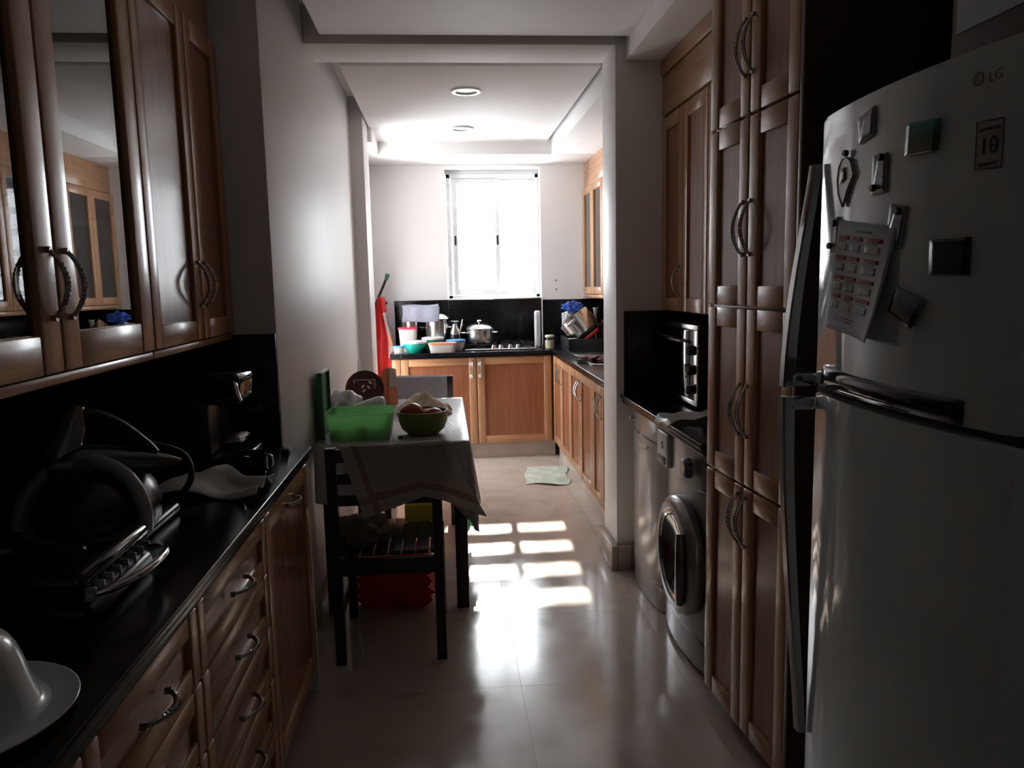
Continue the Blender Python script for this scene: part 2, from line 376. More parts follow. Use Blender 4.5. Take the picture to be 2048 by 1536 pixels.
ce = wbox('ceiling', 'ceil', -1.3, 1.7, -2.4, 7.15, ZC, ZC+.1)
def cpart(name, *a, b=.003): return MB().box(*a, b=b).build(name, 'ceil', ce)
cpart('ceiling_panel', -.515, .90, -2.2, 3.655, 2.57, 2.61)
cpart('ceiling_beam', -.6, .835, 3.72, 4.02, 2.55, ZC)
cpart('ceiling_panel', -.5, .87, 4.205, 6.4, 2.585, 2.625)
cpart('soffit', .885, 1.5, -2.2, 3.72, 2.48, ZC)
cpart('soffit', -1.1, -.72, -2.2, 2.81, 2.50, ZC)
cpart('soffit', -.6, 1.57, 6.38, 6.9, 2.485, ZC)
cpart('soffit', .905, 1.57, 4.02, 6.38, 2.485, ZC)
cpart('soffit', -.6, -.485, 5.8, 6.38, 2.485, ZC)
# skirting
def base(name, *a): return struct(MB().box(*a, b=.004).build(name, 'stone'))
base('baseboard_left', -.6, -.585, 2.82, 5.43, 0, .1)
base('baseboard_left', -.512, -.497, 5.44, 5.8, 0, .1)
mb = MB(); mb.box(.803, .835, 3.69, 4.05, 0, .125, b=.004); mb.box(.836, .905, 3.69, 3.7205, 0, .125, b=.004)
struct(mb.build('baseboard_right', 'stone'))

# window
for z in (1.39, 1.47): MB().lathe([(0, .003), (.006, .003), (.007, 0)], 12, mat=Matrix.Translation((1.005, 6.8995, z)) @ Matrix.Rotation(math.pi/2, 4, 'X')).build('screw_plug', 'black_plastic', bpy.data.objects['wall_back'])
wi = struct(bpy.data.objects.new('window_1', None)); C.objects.link(wi); wi.location = ((WX0+WX1)/2, 7.08, WZ0); ORG['window_1'] = Vector(wi.location)
f0, f1 = WX0+.012, WX1-.002
mb = MB()
mb.box(f0, f0+.035, 7.03, 7.13, WZ0, 2.42, .003); mb.box(f1-.03, f1, 7.03, 7.13, WZ0, 2.42, .003)
mb.box(f0, f1, 7.03, 7.13, WZ0, WZ0+.035, .003); mb.box(f0, f1, 7.03, 7.13, 2.385, 2.42, .003); mb.box(f0-.01, f1, 7.04, 7.12, 2.42, WZ1, .002)
mb.build('frame', 'alu', wi)
def sash(x0, x1, y, z0=WZ0+.036, z1=2.384):
    mb = MB(); a = .042
    mb.box(x0, x0+a, y, y+.03, z0, z1, .003); mb.box(x1-a, x1, y, y+.03, z0, z1, .003)
    mb.box(x0+a, x1-a, y, y+.03, z0, z0+.05, .003); mb.box(x0+a, x1-a, y, y+.03, z1-.045, z1, .003)
    s_ = mb.build('sash', 'alu', wi)
    MB().box(x0+a-.004, x1-a+.004, y+.012, y+.017, z0+.046, z1-.041).build('pane', 'glass', s_); return s_
s1 = sash(f0+.05, .518, 7.045); s2 = sash(.47, f1-.031, 7.09)
for x in (f0+.071, .497):
    mb = MB().box(x-.008, x+.008, 7.036, 7.046, 1.80, 1.885, .007, 3); mb.build('latch', 'black_plastic', s1)
struct(MB().box(WX0-.0, WX1, 6.905, 7.03, WZ0-.0, WZ0+.008, .002).build('trim_1', 'alu'))
# unseen side window behind the left pier, added to brighten the back kitchen
w2 = struct(bpy.data.objects.new('added_window_2', None)); C.objects.link(w2); w2.location = (-.70, (VY0+VY1)/2, VZ0); ORG['added_window_2'] = Vector(w2.location)
mb = MB(); a = .045
mb.box(-.73, -.68, VY0, VY0+a, VZ0, VZ1, .003); mb.box(-.73, -.68, VY1-a, VY1, VZ0, VZ1, .003); mb.box(-.73, -.68, VY0+a, VY1-a, VZ0, VZ0+a, .003); mb.box(-.73, -.68, VY0+a, VY1-a, VZ1-a, VZ1, .003)
mb.build('frame', 'alu', w2); MB().box(-.708, -.702, VY0+a-.004, VY1-a+.004, VZ0+a-.004, VZ1-a+.004).build('pane', 'glass', w2)
# louvre screen across the light well outside
ls = thing('louvre_screen', 'pale louvred screen of level slats standing outside the window', 'screen', (.5, 8.4, 0))
ZG = (8.4-4.45)/1.65; PI_ = .345/1.65
for k in range(-9, 8):
    z = ZG+PI_*(k+.5)
    if z > .3: MB().box(-1.2, 2.2, 8.34, 8.46, z-.028, z+.028, .004).build('slat', 'alu', ls)
for x in (-1.2, 2.2): MB().box(x-.03, x+.03, 8.36, 8.44, 0, ZG+PI_*8.4, .004).build('post', 'alu', ls)

# ------------------------------------------------------------------ downlights
for i, (y, lab) in enumerate(((4.72, 'round white ceiling downlight nearer the ceiling beam'), (5.83, 'round white ceiling downlight nearer the window'))):
    d = thing('downlight', lab, 'light', (.168, y, 2.585), 'recessed ceiling downlights')
    MB().lathe([(.062, -.001), (.066, -.012), (.085, -.012), (.090, -.005), (.090, 0)], 40, (.168, y, 2.585)).build('trim_ring', 'white_plastic', d)
    MB().lathe([(.063, -.004), (.05, -.0015), (0, -.0008)], 40, (.168, y, 2.585)).build('diffuser', 'white_plastic', d)

# ------------------------------------------------------------------ left side: wall cabinets
def wallcab(label, y0, y1, splits, kind, hp, z0=1.305, z1=2.27, X=-.76, shelf=()):
    r = thing('wall_cabinet', label, 'cabinet', (-.93, (y0+y1)/2, z0))
    if kind == 'glass':
        mb = MB(); mb.box(-1.1, X, y0, y0+.018, z0, z1); mb.box(-1.1, X, y1-.018, y1, z0, z1); mb.box(-1.1, X-.001, y0, y1, z0, z0+.02); mb.box(-1.1, X-.001, y0, y1, z1-.02, z1); mb.box(-1.1, -1.085, y0, y1, z0, z1)
        mb.build('carcass', 'carcass', r)
        for z in shelf: MB().box(-1.085, X-.03, y0+.018, y1-.018, z, z+.018).build('shelf', 'carcass', r)
    else: MB().box(-1.1, X-.001, y0, y1, z0, z1, .002).build('carcass', 'carcass', r)
    for a, b_, hu in splits:
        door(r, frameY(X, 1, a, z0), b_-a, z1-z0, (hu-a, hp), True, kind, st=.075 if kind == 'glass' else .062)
    MB().box(-1.1, X+.004, y0, y1, z1+.004, 2.5, .004).build('fascia', 'wood_y', r)
    MB().box(-1.1, X+.016, y0, y1, z0-.022, z0-.001, .005).build('light_rail', 'wood_y', r)
    return r
wallcab('oak wall cabinet with two dark glass doors above black counter', 1.09, 2.035, [(1.09, 1.56, 1.528), (1.562, 2.035, 1.597)], 'glass', .17, shelf=(1.62, 1.94))
wallcab('oak wall cabinet with two solid doors beside grey wall corner', 2.037, 2.785, [(2.037, 2.448, 2.417), (2.45, 2.785, 2.482)], 'solid', .17)
# glassware behind the glass doors
def tumbler(x, y, z, r, h, mat, name, label, cat, grp=None):
    o = MB().lathe([(0, 0), (r*.8, 0), (r, h), (r-.003, h), (r*.8-.003, .006), (0, .006)], 24, (x, y, z)).build(name, mat)
    return tag(o, label, cat, grp)
tumbler(-.83, 1.66, 1.326, .035, .10, 'glass_jar', 'drinking_glass', 'clear drinking glass inside the glass door cabinet, nearest the cabinet middle', 'glass', 'glasses in the wall cabinet')
tumbler(-.84, 1.76, 1.326, .035, .085, 'glass_jar', 'drinking_glass', 'short clear drinking glass on cabinet floor between two others', 'glass', 'glasses in the wall cabinet')
tumbler(-.83, 1.90, 1.326, .033, .09, 'glass_jar', 'drinking_glass', 'clear drinking glass in the glass cabinet beside the solid doors', 'glass', 'glasses in the wall cabinet')
o = MB().lathe([(0, 0), (.03, 0), (.035, .01), (.06, .045), (.062, .05), (.057, .048), (.032, .012), (0, .01)], 32, (-.84, 1.46, 1.326)).build('bowl', 'white_plastic'); tag(o, 'small white bowl behind the glass door at photo edge', 'bowl')

# left base units
CT = .9
def lower(label, y0, y1, rows, hkind):
    r = thing('base_cabinet', label, 'cabinet', (-.8, (y0+y1)/2, 0))
    MB().box(-1.1, -.522, y0, y1, .1, .855, .001).build('carcass', 'carcass', r)
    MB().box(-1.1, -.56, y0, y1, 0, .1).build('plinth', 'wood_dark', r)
    for a, b_ in rows:
        nm = 'drawer' if hkind == 'drawer' else 'door'
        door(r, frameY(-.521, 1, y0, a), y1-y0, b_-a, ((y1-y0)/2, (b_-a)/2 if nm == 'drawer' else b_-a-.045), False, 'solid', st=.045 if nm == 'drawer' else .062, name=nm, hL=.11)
    return r
rows = [(.70, .85), (.55, .697), (.40, .547), (.25, .397), (.1, .247)]
lower('oak base unit of five drawers running off the photo edge', .54, 1.0, rows, 'drawer')
lower('oak base unit of drawers under white domed dish', 1.003, 1.478, rows, 'drawer')
lower('oak base unit of five drawers next to the tall pull-out door', 1.481, 2.052, rows, 'drawer')
r = lower('oak base unit with one tall door and handle at its top', 2.055, 2.69, [(.1, .85)], 'door')
MB().box(-1.1, -.50, 2.692, 2.71, 0, .855, .002).build('end_panel', 'wall', r)
ct = thing('countertop', 'long black granite countertop with stepped edge carrying the iron', 'countertop', (-.8, 1.5, .856))
MB().box(-1.1, -.485, .3, 2.74, .88, .9, .004, 3).build('slab', 'granite', ct)
MB().box(-1.1, -.493, .3, 2.73, .857, .8795, .004, 3).build('edge_strip', 'granite', ct)
bs = thing('backsplash', 'black granite backsplash behind the coffee machine', 'backsplash', (-1.09, 1.5, .9))
MB().box(-1.0995, -1.085, .3, 2.8, .901, 1.282, .002).build('long_panel', 'granite', bs)
MB().box(-1.085, -.602, 2.792, 2.8095, .75, 1.297, .002).build('return_panel', 'granite', bs)

# ------------------------------------------------------------------ left counter objects
# white dish cover
o = MB().lathe([(0, .128), (.03, .127), (.055, .12), (.072, .105), (.082, .08), (.090, .045), (.098, .018), (.108, .010), (.132, .012), (.146, .018), (.147, .015), (.132, .006), (.10, 0), (.0, 0)], 56, (-.655, 1.0, .9)).build('domed_dish', 'white_plastic', sub=1)
tag(o, 'glossy white domed dish with a wide flared rim on black counter', 'dish')
# steam iron station
it = thing('steam_iron', 'navy steam iron station with grey trim band on black counter', 'iron', (-.78, 1.78, .9))
mb = MB()
def ell(mb_, cx, cy, cz, rx, ry, rz, n=28, z0=-1.0, z1=1.0, m=14):
    pr = []
    for i in range(m+1):
        a = math.asin(z0)+(math.asin(z1)-math.asin(z0))*i/m; pr.append((max(math.cos(a), 0), math.sin(a)))
    mb_.lathe(pr, n, mat=Matrix.Translation((cx, cy, cz)) @ Matrix.Diagonal((rx, ry, rz, 1)), cap=True); return mb_
ell(mb, -.80, 1.78, .96, .125, .19, .115, 36, -.5, 1).build('tank', 'navy', it)
mb = MB(); mb.tube([(-.80+.132*math.cos(a), 1.70+.03*math.sin(a), .955+.138*math.sin(a)) for a in [math.radians(t) for t in range(-6, 187, 7)]], .016, 10); mb.build('trim_band', 'grey_plastic', it)
MB().box(-.92, -.68, 1.62, 1.96, .902, .93, .02, 4).build('base', 'black_plastic', it)
MB().tube([(-.87, 1.71, 1.085), (-.83, 1.735, 1.085), (-.77, 1.775, 1.075), (-.70, 1.83, 1.062), (-.645, 1.875, 1.05)], [.03, .046, .042, .028, .008], 16).build('iron_body', 'silver_dark', it)
MB().tube([(-.845, 1.725, 1.10), (-.825, 1.735, 1.15), (-.815, 1.742, 1.19), (-.808, 1.748, 1.212)], [.034, .028, .022, .012], 14).build('iron_heel', 'silver', it)
MB().tube([(-.815, 1.742, 1.195), (-.785, 1.765, 1.185), (-.745, 1.795, 1.155), (-.705, 1.825, 1.105), (-.69, 1.837, 1.08)], [.014, .017, .016, .015, .014], 12).build('iron_handle', 'black_plastic', it)
mb = MB(); mb.tube([(-.70, 1.86, .94), (-.66, 1.90, .96), (-.64, 1.93, 1.0), (-.66, 1.95, 1.05), (-.72, 1.94, 1.08), (-.78, 1.92, 1.10)], .008, 8); mb.build('hose', 'rubber', it)
# sandwich press
sp_ = thing('sandwich_press', 'black sandwich press with ribbed grey plate edge and curved handle', 'appliance', (-.70, 1.42, .9))
MB().box(-.84, -.60, 1.27, 1.56, .903, .945, .018, 3).build('base', 'black_plastic', sp_)
MB().box(-.84, -.605, 1.27, 1.56, .965, 1.0, .016, 3).build('lid', 'black_gloss', sp_)
MB().box(-.612, -.60, 1.28, 1.55, .947, .957, .002).build('plate_edge', 'grey_plastic', sp_)
for k in range(8): MB().box(-.615, -.598, 1.29+k*.034, 1.297+k*.034, .948, .968, .001).build('rib', 'grey_plastic', sp_)
mb = MB(); mb.tube([(-.60, 1.30, .955), (-.575, 1.31, .96), (-.548, 1.35, .965), (-.54, 1.415, .967), (-.548, 1.48, .965), (-.575, 1.52, .96), (-.60, 1.53, .955)], .007, 10); mb.build('press_handle', 'chrome', sp_)
m2 = MB(); m2.lathe([(0, 0), (.004, 0), (.004, .004), (0, .005)], 12, (-.84, 1.27, .99)); m2.build('indicator', 'green_bag', sp_)
# coffee machine
cm = thing('coffee_machine', 'black coffee machine with chrome spout by grey wall corner', 'appliance', (-.75, 2.5, .9))
MB().box(-.86, -.64, 2.40, 2.68, .902, .935, .012, 3).build('drip_base', 'black_plastic', cm)
MB().box(-.86, -.74, 2.42, 2.68, .93, 1.16, .02, 3).build('body', 'black_plastic', cm)
MB().box(-.86, -.64, 2.42, 2.68, 1.10, 1.20, .022, 4).build('brew_head', 'black_gloss', cm)
mb = MB(); mb.tube([(-.665, 2.44, 1.178), (-.652, 2.42, 1.165), (-.645, 2.41, 1.14), (-.632, 2.40, 1.115)], [.006, .009, .009, .006], 12); mb.build('spout', 'chrome', cm)
mb = MB()
for k in range(5): mb.box(-.70, -.645, 2.41+k*.022, 2.418+k*.022, .998, 1.003, .001)
mb.box(-.705, -.64, 2.40, 2.52, .985, .9985, .004); mb.build('drip_grille', 'steel', cm)
pj = thing('coffee_pot', 'dark round pot in front of the coffee machine', 'pot', (-.6, 2.36, .9))
MB().lathe([(0, .001), (.045, .001), (.05, .012), (.05, .05), (.048, .062), (.045, .062), (.046, .05), (.045, .012), (0, .01)], 36, (-.605, 2.36, .9)).build('bowl_body', 'black_gloss', pj)
mb = MB(); mb.tube([(-.557, 2.36, .955), (-.540, 2.355, .95), (-.536, 2.35, .93), (-.542, 2.35, .912), (-.557, 2.36, .908)], .0045, 10); mb.build('pot_handle', 'chrome', pj)
# tissue
def tis(u, v):
    x = -.80+.29*u; y = 2.06+.22*v+.03*math.sin(5*u)
    z = .912+.018*math.sin(7*u+2*v)*math.sin(3*v+.6)+.05*math.exp(-((u-.42)**2/.02+(v-.75)**2/.08))+.012*math.sin(14*u*v)
    return (x, y, max(z, .9035))
tag(MB().grid(30, 22, tis).build('tissue', 'tissue', solid=.0015, soff=1), 'crumpled white tissue lying on black counter', 'tissue')
o = MB().box(-.565, -.538, 2.60, 2.66, .9005, .918, .003).build('matchbox', 'black_plastic'); tag(o, 'small black box on the sunlit counter corner', 'box')
o = MB().tube([(-.56, 2.04, .905), (-.53, 1.98, .905), (-.515, 1.93, .905)], [.004, .003, .004], 8).build('spoon_handle', 'steel'); o.name = 'teaspoon'; tag(o, 'thin steel teaspoon near the counter edge', 'spoon')

# ------------------------------------------------------------------ right side: niche
r = thing('wall_cabinet', 'oak wall cabinet above the toaster oven', 'cabinet', (1.28, 3.1, 1.31))
MB().box(1.083, 1.5, 2.5, 3.718, 1.31, 2.48, .001).build('carcass', 'carcass', r)
door(r, frameY(1.082, -1, 3.395, 1.312), .322, .90, (.03, .14), True, st=.062)
door(r, frameY(1.082, -1, 3.07, 1.312), .322, .90, None, True, st=.062)
door(r, frameY(1.082, -1, 2.745, 1.312), .322, .90, (.03, .14), True, st=.062)
MB().box(1.058, 1.082, 2.5, 3.717, 2.222, 2.40, .005).build('fascia', 'wood_y', r)
MB().box(1.052, 1.082, 2.5, 3.717, 2.405, 2.478, .005).build('cornice', 'wood_y', r)
ct = thing('countertop', 'short black granite countertop over the washing machine', 'countertop', (1.18, 3.1, .855))
MB().box(.852, 1.5, 2.50, 3.718, .88, .9, .004, 3).build('slab', 'granite', ct)
MB().box(.862, 1.5, 2.50, 3.717, .857, .8795, .004, 3).build('edge_strip', 'granite', ct)
bs = thing('backsplash', 'black granite backsplash behind the toaster oven', 'backsplash', (1.49, 3.1, .9))
MB().box(1.485, 1.4995, 2.5, 3.70, .901, 1.309).build('long_panel', 'granite', bs)
MB().box(.872, 1.485, 3.702, 3.7195, .901, 1.309, .002).build('return_panel', 'granite', bs)
# toaster oven
ov = thing('toaster_oven', 'black toaster oven with steel front frame and three knobs', 'oven', (1.27, 3.42, .9))
XF = frameY(1.07, -1, 3.16, .915)
MB().box(1.071, 1.45, 3.16, 3.66, .915, 1.262, .012, 3).build('casing', 'black_plastic', ov)
mb = MB(); mb.box(0, .5, 0, .014, 0, .022, .003); mb.box(0, .5, 0, .014, .325, .347, .003); mb.box(.478, .5, 0, .014, .022, .325, .003); mb.box(0, .09, 0, .014, .022, .325, .003); mb.build('front_frame', 'steel', ov, XF)
dr = MB().box(.092, .476, .002, .016, .024, .323, .004).build('door', 'black_gloss', ov, XF)
mb = MB(); mb.tube([(.12, .045, .275), (.45, .045, .275)], .008, 12); mb.tube([(.13, .014, .275), (.13, .045, .275)], .006); mb.tube([(.44, .014, .275), (.44, .045, .275)], .006); mb.build('handle', 'steel', dr, XF)
for z in (.07, .155, .24):
    k = MB().lathe([(0, .028), (.017, .028), (.02, .024), (.022, 0)], 24, mat=XF @ Matrix.Translation((.045, .014, z)) @ Matrix.Rotation(-math.pi/2, 4, 'X')).build('knob', 'black_plastic', ov)
    MB().box(.043, .047, .04, .047, z-.018, z+.018, .001).build('pointer', 'grey_plastic', k, XF)
MB().box(.03, .06, .0142, .0148, .03, .045).build('warning_label', 'red_print', ov, XF)
for x, y in ((1.1, 3.2), (1.1, 3.62), (1.42, 3.2), (1.42, 3.62)): MB().lathe([(0, 0), (.012, 0), (.012, .016), (0, .016)], 12, (x, y, .9005)).build('foot', 'rubber', ov)
o = thing('glass_bowl', 'small dark glass bowl on top of the toaster oven', 'bowl', (1.16, 3.3, 1.262))
MB().lathe([(0, 0), (.025, 0), (.03, .004), (.05, .028), (.048, .028), (.028, .006), (0, .004)], 28, (1.16, 3.3, 1.2625)).build('bowl_body', 'black_gloss', o)
# dishwasher
dw = thing('dishwasher', 'glossy pale dishwasher with curved front beside the wall end', 'dishwasher', (1.2, 3.43, 0))
def bowed(y0, y1, x0, xb, bulge, n=12, rr=.02):
    pts = [(xb, y0), (xb, y1)]
    for i in range(n+1):
        t = i/n; y = y1+(y0-y1)*t; e = min(t, 1-t)*(y1-y0); rd = rr-math.sqrt(max(rr*rr-max(rr-e, 0)**2, 0)); pts.append((x0-bulge*(1-(2*t-1)**2)+rd, y))
    return pts
MB().box(.93, 1.48, 3.125, 3.683, .02, .85, .003).build('casing', 'dw_white', dw)
MB().prism(bowed(3.125, 3.683, .915, .935, .03), .755, .848, .006, 2).build('control_panel', 'dw_white', dw)
d = MB().prism(bowed(3.125, 3.683, .915, .935, .038), .12, .752, .006, 2).build('door', 'dw_white', dw)
XD = frameY(.885, -1, 3.125, 0)
mb = MB(); mb.grid(14, 5, lambda u, v: (.17+.22*u, .012-.018*abs(2*v-1)**1.5-.008*(2*u-1)**2, .69+.055*v-.02*math.sin(math.pi*u)*(1-v))); mb.build('grip', 'dw_white', d, XD, solid=.004)
MB().lathe([(0, .012), (.012, .012), (.014, .008), (.014, -.01)], 20, mat=XD @ Matrix.Translation((.47, 0, .80)) @ Matrix.Rotation(-math.pi/2, 4, 'X')).build('knob', 'dw_white', dw)
MB().prism(bowed(3.125, 3.683, .915, .935, .03), .005, .115, .004, 2).build('kickplate', 'dw_white', dw)
# washing machine
wm = thing('washing_machine', 'silver front-loading washing machine beside the dishwasher', 'washing machine', (1.2, 2.83, 0))
MB().box(.93, 1.48, 2.548, 3.11, .02, .85, .006).build('casing', 'silver', wm)
mb = MB(); mb.prism(bowed(2.548, 3.11, .915, .935, .03), .02, .69, .008, 2).build('front_panel', 'silver', wm)
MB().prism(bowed(2.548, 3.11, .913, .935, .034), .694, .85, .008, 2).build('control_panel', 'silver', wm)
XW = frameY(.879, -1, 2.548, 0)
dwr = MB().box(.40, .555, -.03, .012, .705, .845, .012, 3).build('detergent_drawer', 'alu', wm, XW)
MB().box(.42, .53, .010, .0135, .715, .745, .004).build('grip_recess', 'black_plastic', dwr, XW)
for k, (du, dz) in enumerate(((0, 0), (.014, .004), (-.012, -.006), (.006, -.014), (-.006, .012))): MB().lathe([(0, .001), (.005, .001), (.005, 0)], 12, mat=XW @ Matrix.Translation((.47+du, .0122, .79+dz)) @ Matrix.Rotation(-math.pi/2, 4, 'X')).build('printed_mark', 'black_print', dwr)
MB().lathe([(0, .03), (.03, .03), (.036, .022), (.038, 0)], 32, mat=XW @ Matrix.Translation((.13, .006, .775)) @ Matrix.Rotation(-math.pi/2, 4, 'X')).build('programme_knob', 'silver_dark', wm)
ROTN = Matrix.Rotation(-math.pi/2, 4, 'X')
XDR = XW @ Matrix.Translation((.232, .0, .415)) @ ROTN
pd = MB().lathe([(.226, -.01), (.229, .012), (.221, .03), (.205, .042), (.178, .044), (.165, .034), (.16, .012)], 56, mat=XDR).build('porthole_door', 'silver', wm)
MB().lathe([(.164, .02), (.15, .036), (.11, .022), (.06, .006), (0, .0)], 48, mat=XDR).build('glass_bowl', 'black_gloss', pd)
MB().lathe([(.166, .03), (.168, .04), (.16, .043), (.154, .038)], 48, mat=XDR).build('inner_ring', 'chrome', pd)
mb = MB(); a0 = [math.radians(t) for t in range(-62, 63, 6)]
mb.tube([(.232-.13-.045*math.cos(a), .05+.012*math.cos(a), .415+.15*math.sin(a)) for a in a0], [.010+.010*math.cos(a) for a in a0], 10); mb.build('handle', 'silver_dark', pd, XW)
MB().prism(bowed(2.548, 3.11, .909, .935, .03), .022, .13, .006, 2).build('filter_flap', 'silver', wm)
# plastic sheet
def plas(u, v):
    x = .846+.24*u; y = 2.86+.02*math.sin(6*u)+(.19+.06*u)*v
    z = .9035+.010*math.sin(7*u+4*v)**2+.035*u*(1-v)*math.sin(2.2*u)
    if u < .06: z -= .03*(1-u/.06)*(.5+.5*v)
    return (x-.003*(1 if u < .03 else 0), y, z)
tag(MB().grid(34, 20, plas).build('plastic_bag', 'clear_tub', solid=.001, soff=1), 'thin white plastic sheet hanging over the niche counter edge', 'bag')

# ------------------------------------------------------------------ tall cabinet (stands at a slight angle)
tc_ = thing('tall_cabinet', 'tall oak cabinet with eight panelled doors beside the fridge', 'cabinet', (.889, 1.905, 0), local=True)
TW = .554
XT = Matrix(((0, -1, 0, 0), (1, 0, 0, 0), (0, 0, 1, 0), (0, 0, 0, 1)))   # u=+Y local, n=-X local
MB().box(.024, .58, 0, TW, .06, 2.478, .001).build('carcass', 'carcass', tc_)
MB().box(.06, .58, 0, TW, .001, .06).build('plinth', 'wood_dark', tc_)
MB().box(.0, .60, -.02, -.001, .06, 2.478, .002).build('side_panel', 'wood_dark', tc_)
XT2 = XT.copy(); XT2.translation = (.023, 0, 0)
hw = TW/2
def tdoor(u0, z0, z1, hv, left):
    x = XT2.copy(); x.translation = (.023, u0, z0)
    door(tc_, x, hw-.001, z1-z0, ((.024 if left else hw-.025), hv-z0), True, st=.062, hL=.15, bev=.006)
for left, u0 in ((True, hw+.0005), (False, 0)):
    tdoor(u0, .062, .838, .735, left); tdoor(u0, .842, 1.370, 1.07, left); tdoor(u0, 1.374, 1.912, 1.60, left); tdoor(u0, 1.916, 2.475, 2.10, left)
tc_.rotation_euler = (0, 0, math.atan2(.034, .553))

# ------------------------------------------------------------------ fridge
fr = thing('refrigerator', 'pale grey two-door refrigerator covered with magnets and papers', 'refrigerator', (1.1, 1.28, 0))
FY0, FY1 = .975, 1.612
def fx(y, d=0): 
    t = (y-(FY0+FY1)/2)/((FY1-FY0)/2); return .80-.034*(1-t*t)-d
MB().box(.845, 1.45, FY0+.01, FY1-.01, .03, 1.775, .008).build('casing', 'fridge_side', fr)
def fdoor(z0, z1, nm):
    pts = [(.842, FY0), (.842, FY1)]; n = 28; rr = .03
    for i in range(n+1):
        t = i/n; y = FY1+(FY0-FY1)*t; e = min(t, 1-t)*(FY1-FY0); rd = rr-math.sqrt(max(rr*rr-max(rr-e, 0)**2, 0)); pts.append((fx(y)+rd, y))
    return MB().prism(pts, z0, z1, .007, 3).build(nm, 'fridge', fr)
fd = fdoor(1.228, 1.78, 'freezer_door'); ld = fdoor(.09, 1.213, 'fridge_door')
MB().box(.80, .842, FY0+.02, FY1-.02, 1.2132, 1.2278).build('gasket', 'rubber', fr)
MB().box(.83, .845, FY0+.02, FY1-.02, .03, .088).build('kickplate', 'black_plastic', fr)
def sheetF(pts, off, nu=10, nv=6, wob=None):   # pts: TL TR BR BL as (y, z) seen from the front
    (a, b_, c, d) = pts
    def f(u, v):
        y = (a[0]*(1-u)+b_[0]*u)*v+(d[0]*(1-u)+c[0]*u)*(1-v); z = (a[1]*(1-u)+b_[1]*u)*v+(d[1]*(1-u)+c[1]*u)*(1-v)
        return (fx(y)-off-(wob(u, v) if wob else 0), y, z)
    return MB().grid(nu, nv, f)
mb = sheetF([(1.538, 1.274), (1.088, 1.267), (1.088, 1.230), (1.545, 1.230)], .0025, 20, 2); mb.build('display_band', 'black_gloss', fd, solid=.004)
mb = sheetF([(1.45, 1.2365), (1.25, 1.2365), (1.25, 1.234), (1.45, 1.234)], .0052, 12, 1); mb.build('band_chrome_strip', 'chrome', fd, solid=.001)  # thin chrome strip along part of the display band
# handles
def fhandle(zt, ze, door_, y=1.598):
    sg = 1 if zt > ze else -1; N = 22; secs = []
    mb = MB(); t = mb.bm; rings = []
    for i in range(N+1):
        k = i/N; z = zt+(ze-zt)*k; o = .010+.044*math.sin(k*math.pi*.5)**1.2; x = fx(y)-o; th = .010+.006*k; wy = .012
        yy = y+.010*k
        rings.append([t.verts.new(p) for p in ((x-th*.75, yy-wy, z), (x-th, yy-wy*.7, z), (x-th, yy+wy, z), (x+th*.6, yy+wy, z), (x+th*.6, yy-wy, z))])
    for a, b_ in zip(rings, rings[1:]):
        for q in range(5): t.faces.new((a[q], a[(q+1) % 5], b_[(q+1) % 5], b_[q]))
    t.faces.new(rings[0]); t.faces.new(rings[-1])
    zz = ze+sg*.016; mb.box(fx(y)-.052, fx(y)+.004, y-.004, y+.018, min(ze, ze+sg*.03), max(ze, ze+sg*.03), .006)
    return mb.build('handle', 'handle_alu', door_)
fhandle(1.69, 1.222, fd); fhandle(.42, 1.20, ld)
# things stuck on the fridge
def stuck(name, label, cat, pts, mat, off=.003, th=.0015, wob=None, grp=None):
    o = sheetF(pts, off, 8, 8, wob).build(name, mat, solid=th); return tag(o, label, cat, grp)
def disc(y, z, root, r=.0055, off=.004, th=.008, mat='black_plastic', name='magnet'):
    mm = Matrix.Translation((fx(y)-off, y, z)) @ Matrix.Rotation(-math.pi/2, 4, 'Y')
    return MB().lathe([(r, 0), (r, th*.8), (r*.85, th), (0, th)], 20, mat=mm).build(name, mat, root)
def textm(s, size, mat4, mat, parent, name='lettering', ext=.0003, align='CENTER'):
    cu = bpy.data.curves.new('txt', 'FONT'); cu.body = s; cu.size = size; cu.extrude = ext; cu.align_x = align; cu.align_y = 'CENTER'
    ob = bpy.data.objects.new('txt', cu); C.objects.link(ob); dg = bpy.context.evaluated_depsgraph_get()
    me = bpy.data.meshes.new_from_object(ob.evaluated_get(dg)); bpy.data.objects.remove(ob); bpy.data.curves.remove(cu)
    me.transform(mat4); o = ORG.get(parent.name, Vector()); me.transform(Matrix.Translation(-o)); me.materials.clear(); me.materials.append(MT[mat]); me.name = name
    r_ = bpy.data.objects.new(name, me); C.objects.link(r_); r_.parent = parent; ORG[r_.name] = o; return r_
def tF(y, z, off, rot=0):
    sl = (fx(y+.001)-fx(y-.001))/.002; d = Vector((-sl, -1, 0)).normalized(); n = d.cross(Vector((0, 0, 1)))
    return Matrix(((d.x, 0, n.x, fx(y)+n.x*off), (d.y, 0, n.y, y+n.y*off), (0, 1, 0, z), (0, 0, 0, 1))) @ Matrix.Rotation(rot, 4, 'Z')
# logo
mb = MB(); mb.lathe([(.0095, 0), (.0095, .0006), (.0075, .0006), (.0075, 0)], 28, mat=tF(1.096, 1.737, .0003)); mb.build('round_emblem', 'gold_print', fd)
textm('L', .009, tF(1.096, 1.737, .0006), 'gold_print', fd, 'emblem_letter'); textm('LG', .021, tF(1.066, 1.734, .0006, .06), 'gold_print', fd)
